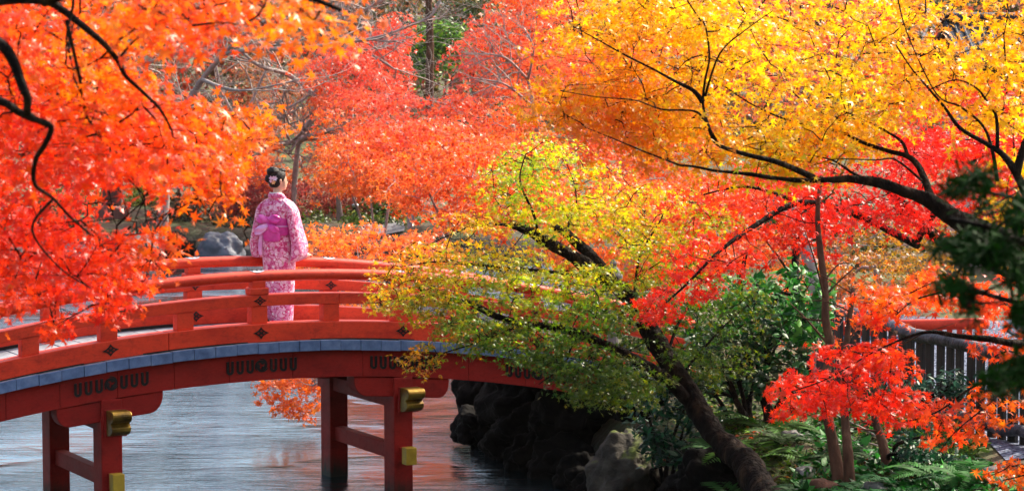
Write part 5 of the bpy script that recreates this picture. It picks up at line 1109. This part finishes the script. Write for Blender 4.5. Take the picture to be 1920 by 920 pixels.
# green garden beyond
GRN = [(80, 120, 30), (60, 95, 25), (110, 140, 35), (40, 70, 25)]
def garden_shrub(label, px, d, poly, cnt, cols=GRN, rad=.35, nl=60, size=.06, group='clipped shrubs beyond the pond'):
    shrub('garden_shrub', label, 'shrub', gp(px, d), [(poly, d-.7, d+.7, cnt, rad, nl)], cols, size, TO, 'glossleaf', group=group, nstem=4, flat=.55)
garden_shrub('clipped green shrub right of the woman by the pale path', 620, 64, [(570, 395), (640, 375), (660, 420), (600, 430), (560, 420)], 34, [(130, 150, 40), (100, 125, 35), (70, 90, 30)])
garden_shrub('low spreading green shrubs along the shore between the woman and the orange bough', 680, 59.5, [(545, 410), (600, 398), (760, 405), (860, 410), (860, 445), (700, 440), (560, 445)], 70, [(70, 100, 30), (100, 110, 35), (50, 70, 25)])
garden_shrub('rounded dark green shrub under the orange branch', 740, 63, [(660, 385), (720, 365), (790, 370), (800, 400), (740, 425), (680, 415)], 56, [(60, 110, 40), (40, 80, 30), (95, 140, 45)])
garden_shrub('dark twiggy bush between the left rocks and the pink maple', 335, 60.5, [(280, 400), (320, 370), (370, 380), (375, 440), (320, 460), (280, 440)], 44, [(40, 45, 30), (60, 60, 40), (90, 85, 50)])
garden_shrub('low dark shrub overhanging the pale blue boulder', 455, 59.5, [(390, 430), (450, 415), (500, 425), (500, 460), (450, 450), (400, 445)], 26, [(55, 60, 25), (35, 45, 20)])
garden_shrub('olive hedge left of the brown stone monument', 150, 64, [(60, 360), (190, 350), (195, 400), (80, 410)], 40, [(110, 120, 30), (80, 95, 30)])
garden_shrub('yellow green hedge right of the brown stone monument', 260, 65, [(232, 350), (300, 340), (310, 400), (240, 410)], 30, [(130, 140, 35), (90, 110, 35)])
garden_shrub('bright green bamboo clump beside the tall trunk', 840, 78, [(770, 60), (850, 40), (870, 110), (800, 130), (770, 110)], 44, [(120, 160, 40), (80, 130, 40), (60, 90, 30)], .6, 60, .09, None)
garden_shrub('dark evergreen between the bare branches and the tall trunk', 700, 82, [(560, 60), (680, -10), (780, 20), (770, 130), (680, 170), (580, 140)], 80, [(70, 70, 45), (50, 60, 40), (95, 90, 55)], .7, 60, .09, None)
garden_shrub('shadowy evergreen at the top right of the tall trunk', 900, 84, [(820, -20), (900, -20), (930, 60), (900, 100), (830, 70)], 44, [(70, 100, 35), (50, 75, 30), (120, 100, 40)], .7, 60, .09, None)
# tall trunk
tb = Vector(gp(806, 74)); tb.z -= .1
tree('tall_pine', 'tall straight grey brown trunk rising out of the top centre', 'pine tree', tuple(tb),
     [([tb, P(806, 200, 74), P(806, 100, 74), P(804, 0, 74), P(802, -150, 74), P(800, -320, 74)], .13, .09), ([P(803, -100, 74), P(840, -160, 74), P(880, -180, 74)], .05, .02), ([P(803, -150, 74), P(760, -210, 74), P(720, -220, 74)], .05, .02)],
     [([(700, -200), (900, -200), (860, -330), (740, -330)], 72, 76, 40, .7, 60)], (lambda W: np.clip(np.array([lin((45, 80, 35))])*np.exp(RNG.normal(size=(len(W), 1))*.3), 0, .9)), .08, TB, 'barkbrown', mat='needle', twig=.03)
# monument
mo = empty('stone_monument', 'upright brown stone monument on the far shore at the left', 'monument', None, gp(212, 61.5))
q = P(212, 395, 61.5); zg = hz(q.x, q.y)
for nm, secs, n in (('plinth', [(zg-.1, .46), (zg+.22, .44), (zg+.26, .38)], 10), ('pillar', [(zg+.2, .28), (zg+.8, .27), (P(212, 372, 61.5).z, .25), (P(212, 352, 61.5).z, .16)], 10)):
    m = MB(); ring(m, q, secs, n); m.build(nm, M['stonebrown'], mo, bevel=.03)
# lamp posts and sign in the garden
for px, py, lab in ((666, 392, 'short dark bollard lamp in front of the garden shrubs'),):
    q = P(px, py, 60); zg = hz(q.x, q.y); bo_ = empty('bollard_lamp', lab, 'bollard', None, (q.x, q.y, zg)); m = MB(); ring(m, q, [(zg-.05, .07), (q.z+.05, .07)], 10); m.build('post', M['iron'], bo_); m = MB(); ring(m, q, [(q.z+.05, .075), (q.z+.1, .09), (q.z+.13, .05)], 10); m.build('cap', M['steel'], bo_)
q = P(335, 346, 62); zg = hz(q.x, q.y); sg_ = empty('notice_board', 'tiny white notice board on a post among the left leaves', 'sign', None, (q.x, q.y, zg))
m = MB(); m.box(q.x-.03, q.x+.03, q.y-.03, q.y+.03, zg-.05, q.z+.0); m.build('post', M['stonebrown'], sg_); m = MB(); m.box(q.x-.1, q.x+.1, q.y-.055, q.y-.034, q.z-.1, q.z+.1); m.build('board', M['white'], sg_)
ground_sheet('garden_path', [(690, 362), (790, 362), (790, 369), (690, 369)], M['concrete'], .02, .8, .8)
ground_sheet('shore_path', [(640, 420), (760, 416), (760, 424), (640, 428)], M['concrete'], .02, .6, .5)
# bare grey branches over the upper left
def bare_tree(label, base, trunk, r0, mains, seed, bark='barkgrey', depth=4):
    rnd = random.Random(seed); base = Vector(base); base.z = hz(base.x, base.y)-.05
    rt = empty('bare_tree', label, 'tree', 'bare grey trees beyond the pond', tuple(base))
    m, pts, rad = limb_mb([base]+trunk, r0, r0*.35, 8); m.build('trunk', M[bark], rt, smooth=True)
    fine = MB()
    def grow(mb, p, d, L, r, lv):
        ps = [p]; dd = d.copy()
        for k in range(4):
            dd = (dd+Vector((rnd.gauss(0, .22), rnd.gauss(0, .15), rnd.gauss(.03, .2)))).normalized(); ps.append(ps[-1]+dd*L/4)
        mb.tube(ps, [r, r*.9, r*.8, r*.7, r*.55], 5 if lv < 2 else 3, cap=False)
        if lv < depth:
            for k in range(rnd.randint(3, 5)):
                i = rnd.randint(1, 4); nd = (dd+Vector((rnd.gauss(0, .75), rnd.gauss(0, .5), rnd.gauss(.1, .6)))).normalized(); grow(fine, ps[i], nd, L*rnd.uniform(.45, .7), r*.5, lv+1)
    for path, r in mains:
        mm, pts2, rad2 = limb_mb(path, r, r*.25, 6); mm.build('limb', M[bark], rt, smooth=True)
        for k in range(9):
            i = rnd.randint(2, len(pts2)-1); tn = (pts2[i]-pts2[i-1]).normalized(); nd = (tn+Vector((rnd.gauss(0, .7), rnd.gauss(0, .4), rnd.gauss(.1, .6)))).normalized(); grow(fine, pts2[i], nd, rnd.uniform(.5, 1.2)*(pts2[i].y/40), rad2[i]*.6, 2)
    o = fine.build('twigs', M[bark], rt, smooth=True); o['kind'] = 'stuff'
bare_tree('bare tree with long pale boughs sweeping across the top left', P(-150, 500, 59), [P(-150, 300, 59), P(-60, 100, 59), P(60, 60, 59)], .16,
          [([P(60, 60, 59), P(200, 40, 58), P(300, 30, 58), P(400, 20, 58), P(470, 0, 58)], 0.085), ([P(60, 60, 59), P(225, 60, 58), P(270, 75, 58), P(310, 76, 58), P(375, 72, 58), P(410, 55, 58)], 0.076), ([P(225, 130, 59), P(300, 110, 59), P(345, 95, 59), P(420, 92, 59), P(500, 80, 59)], 0.051), ([P(60, 60, 59), P(150, 110, 59), P(225, 130, 59), P(290, 115, 59), P(380, 85, 59)], 0.068)], 3)
bare_tree('bare tree with a thin bough curving up under the top edge', P(300, 500, 58), [P(320, 300, 58), P(360, 180, 58), P(420, 100, 57)], .14,
          [([P(420, 100, 57), P(490, 92, 56), P(555, 92, 55), P(640, 80, 55), P(700, 72, 55), P(760, 52, 55), P(810, 28, 55), P(830, -10, 55)], .06), ([P(420, 100, 57), P(480, 50, 56), P(560, 20, 56), P(660, 30, 56)], .05), ([P(380, 150, 57), P(450, 170, 56), P(560, 150, 56)], .05)], 4)
bare_tree('leaning grey bare trunk above the woman', P(552, 500, 62), [P(552, 350, 62), P(562, 262, 62), P(588, 215, 62), P(590, 180, 62), P(610, 110, 62), P(632, 50, 62), P(650, -20, 62)], .075,
          [([P(590, 180, 62), P(540, 140, 62), P(480, 120, 61), P(420, 60, 61)], 0.075), ([P(562, 262, 62), P(600, 250, 61), P(640, 235, 61), P(700, 180, 61)], 0.075), ([P(610, 110, 62), P(660, 90, 61), P(700, 105, 61), P(740, 130, 61)], 0.068), ([P(632, 50, 62), P(700, 10, 61), P(760, -20, 61)], 0.060), ([P(560, 265, 62), P(500, 270, 61), P(440, 250, 61), P(400, 200, 61)], 0.075)], 5)
bare_tree('many stemmed bare thicket tree above the pink shrub', P(470, 500, 66), [P(470, 350, 66), P(465, 250, 66), P(460, 200, 66)], .11,
          [([P(460, 250, 66), P(420, 180, 66), P(400, 100, 66), P(380, 20, 66)], .05), ([P(462, 220, 66), P(490, 150, 66), P(530, 80, 66), P(560, 10, 66)], .05), ([P(465, 260, 66), P(520, 230, 66), P(560, 190, 66)], .04), ([P(465, 230, 66), P(350, 200, 66), P(270, 160, 66), P(250, 80, 66)], .05)], 6)
bare_tree('bare twiggy tree at the top centre before the dark evergreen', P(700, 500, 70), [P(700, 300, 70), P(690, 200, 70), P(680, 130, 70)], .10,
          [([P(680, 130, 70), P(720, 80, 70), P(760, 50, 70), P(800, 40, 70)], .04), ([P(680, 130, 70), P(640, 70, 70), P(620, 10, 70)], .04), ([P(690, 200, 70), P(640, 150, 70), P(600, 130, 70)], .035)], 7)
bare_tree('whitish bare branches against the red maples at the top right of centre', P(1010, 500, 52), [P(1010, 300, 52), P(1000, 200, 52), P(990, 150, 52)], .08,
          [([P(990, 150, 52), P(950, 110, 51), P(910, 100, 51), P(890, 90, 51)], .03), ([P(990, 150, 52), P(1000, 90, 51), P(980, 50, 51)], .03), ([P(1000, 200, 52), P(950, 160, 51), P(910, 150, 51), P(880, 145, 51)], .03)], 8)
# dense wooded slope behind everything
n = 44000
xs = RNG.uniform(-34, 34, n); ys = RNG.uniform(86, 112, n); hh = RNG.random(n)**.8*6
cl = np.array([mnoise.noise(Vector((x*.22, y*.12, h*.3))) for x, y, h in zip(xs, ys, hh)]); keep = cl > -.22; xs, ys, hh, cl = xs[keep], ys[keep], hh[keep], cl[keep]; n = len(xs)
Pn = np.stack([xs, ys, height(xs, ys)+hh], 1)
pal = np.array([lin(c) for c in ((150, 95, 80), (120, 85, 60), (205, 90, 60), (110, 105, 60), (80, 85, 45), (190, 110, 60), (225, 90, 50))])
pick = np.clip(((xs/34+1)*1.6+RNG.normal(size=n)*1.1+cl*4+1.2).astype(int), 0, 6)
C = np.clip(pal[pick]*np.exp(RNG.normal(size=(n, 1))*.2), 0, .9)
o = bake('wooded_slope', Pn, .26*np.exp(RNG.normal(size=n)*.3), RNG.normal(size=(n, 3))+np.array([0, -.6, .5]), C, T4, M['leaf']); o['kind'] = 'stuff'
# temple roof at the upper right
TP = P(1840, 60, 47)
tmpl_ = empty('temple_hall', 'tiled temple roof glimpsed through the golden leaves at the top right', 'building', None, (TP.x, TP.y+1.5, hz(TP.x, TP.y)))
def rfl(m, a): m.build
zr = P(1840, 34, 47).z
m = MB(); m.box(TP.x-.05, TP.x+3.4, TP.y+.4, TP.y+3.4, hz(TP.x, TP.y)-.1, P(1840, 150, 47).z); m.build('wall', M['plaster'], tmpl_)
for nm, z_r, x0, x1, dp in (('roof', zr, TP.x-.45, TP.x+3.8, 1.7), ('lower_roof', P(1840, 105, 47).z, TP.x-.2, TP.x+4.2, 1.1)):
    m = MB(); ridge_y = TP.y+1.7 if nm == 'roof' else TP.y+1.0
    nse = 8; prf = [(ridge_y-dp*1.1*t_, z_r-.05-.75*(t_**.8)*(1 if nm == 'roof' else .7)) for t_ in np.linspace(0, 1, nse)]
    prb = [(2*ridge_y-y_, z_) for y_, z_ in prf[::-1]]
    pf = prb[:-1]+prf; k = len(pf); v = [(x0, y_, z_) for y_, z_ in pf]+[(x1, y_, z_) for y_, z_ in pf]+[(x0, y_, z_-.1) for y_, z_ in pf]+[(x1, y_, z_-.1) for y_, z_ in pf]
    fs = []
    for i in range(k-1): fs += [(i, i+1, k+i+1, k+i), (2*k+i, 3*k+i, 3*k+i+1, 2*k+i+1), (i, 2*k+i, 2*k+i+1, i+1), (k+i, k+i+1, 3*k+i+1, 3*k+i)]
    fs += [(0, k, 3*k, 2*k), (k-1, 3*k-1, 4*k-1, 2*k-1)[::1]]
    m.add(v, fs); rf = m.build(nm, M['tile'], tmpl_)
    for c_ in np.arange(x0+.06, x1, .16):
        m = MB(); m.tube([(c_, y_, z_+.015) for y_, z_ in prf], .035, 6); q = m.build('tile_row', M['tile'], tmpl_, smooth=True); child_of(q, rf)
    m = MB(); m.tube([(x0-.1, ridge_y, z_r+.06), (x0+.1, ridge_y, z_r+.03), (x1, ridge_y, z_r+.03)], .09, 8); q = m.build('ridge', M['tile'], tmpl_, smooth=True); child_of(q, rf)

# ------------------------------------------------------------------ light autumn haze
m = MB(); m.box(-398, 398, -55, 990, -2.4, 22)
hzo = m.build('haze', None); hzo['kind'] = 'stuff'
hm = bpy.data.materials.new('haze_air'); hm.use_nodes = True; t = hm.node_tree; t.nodes.clear()
pv = t.nodes.new('ShaderNodeVolumePrincipled'); pv.inputs['Density'].default_value = .00008; pv.inputs['Color'].default_value = (1, .93, .84, 1); pv.inputs['Anisotropy'].default_value = .45
mo_ = t.nodes.new('ShaderNodeOutputMaterial'); t.links.new(pv.outputs[0], mo_.inputs['Volume']); hzo.data.materials.append(hm)
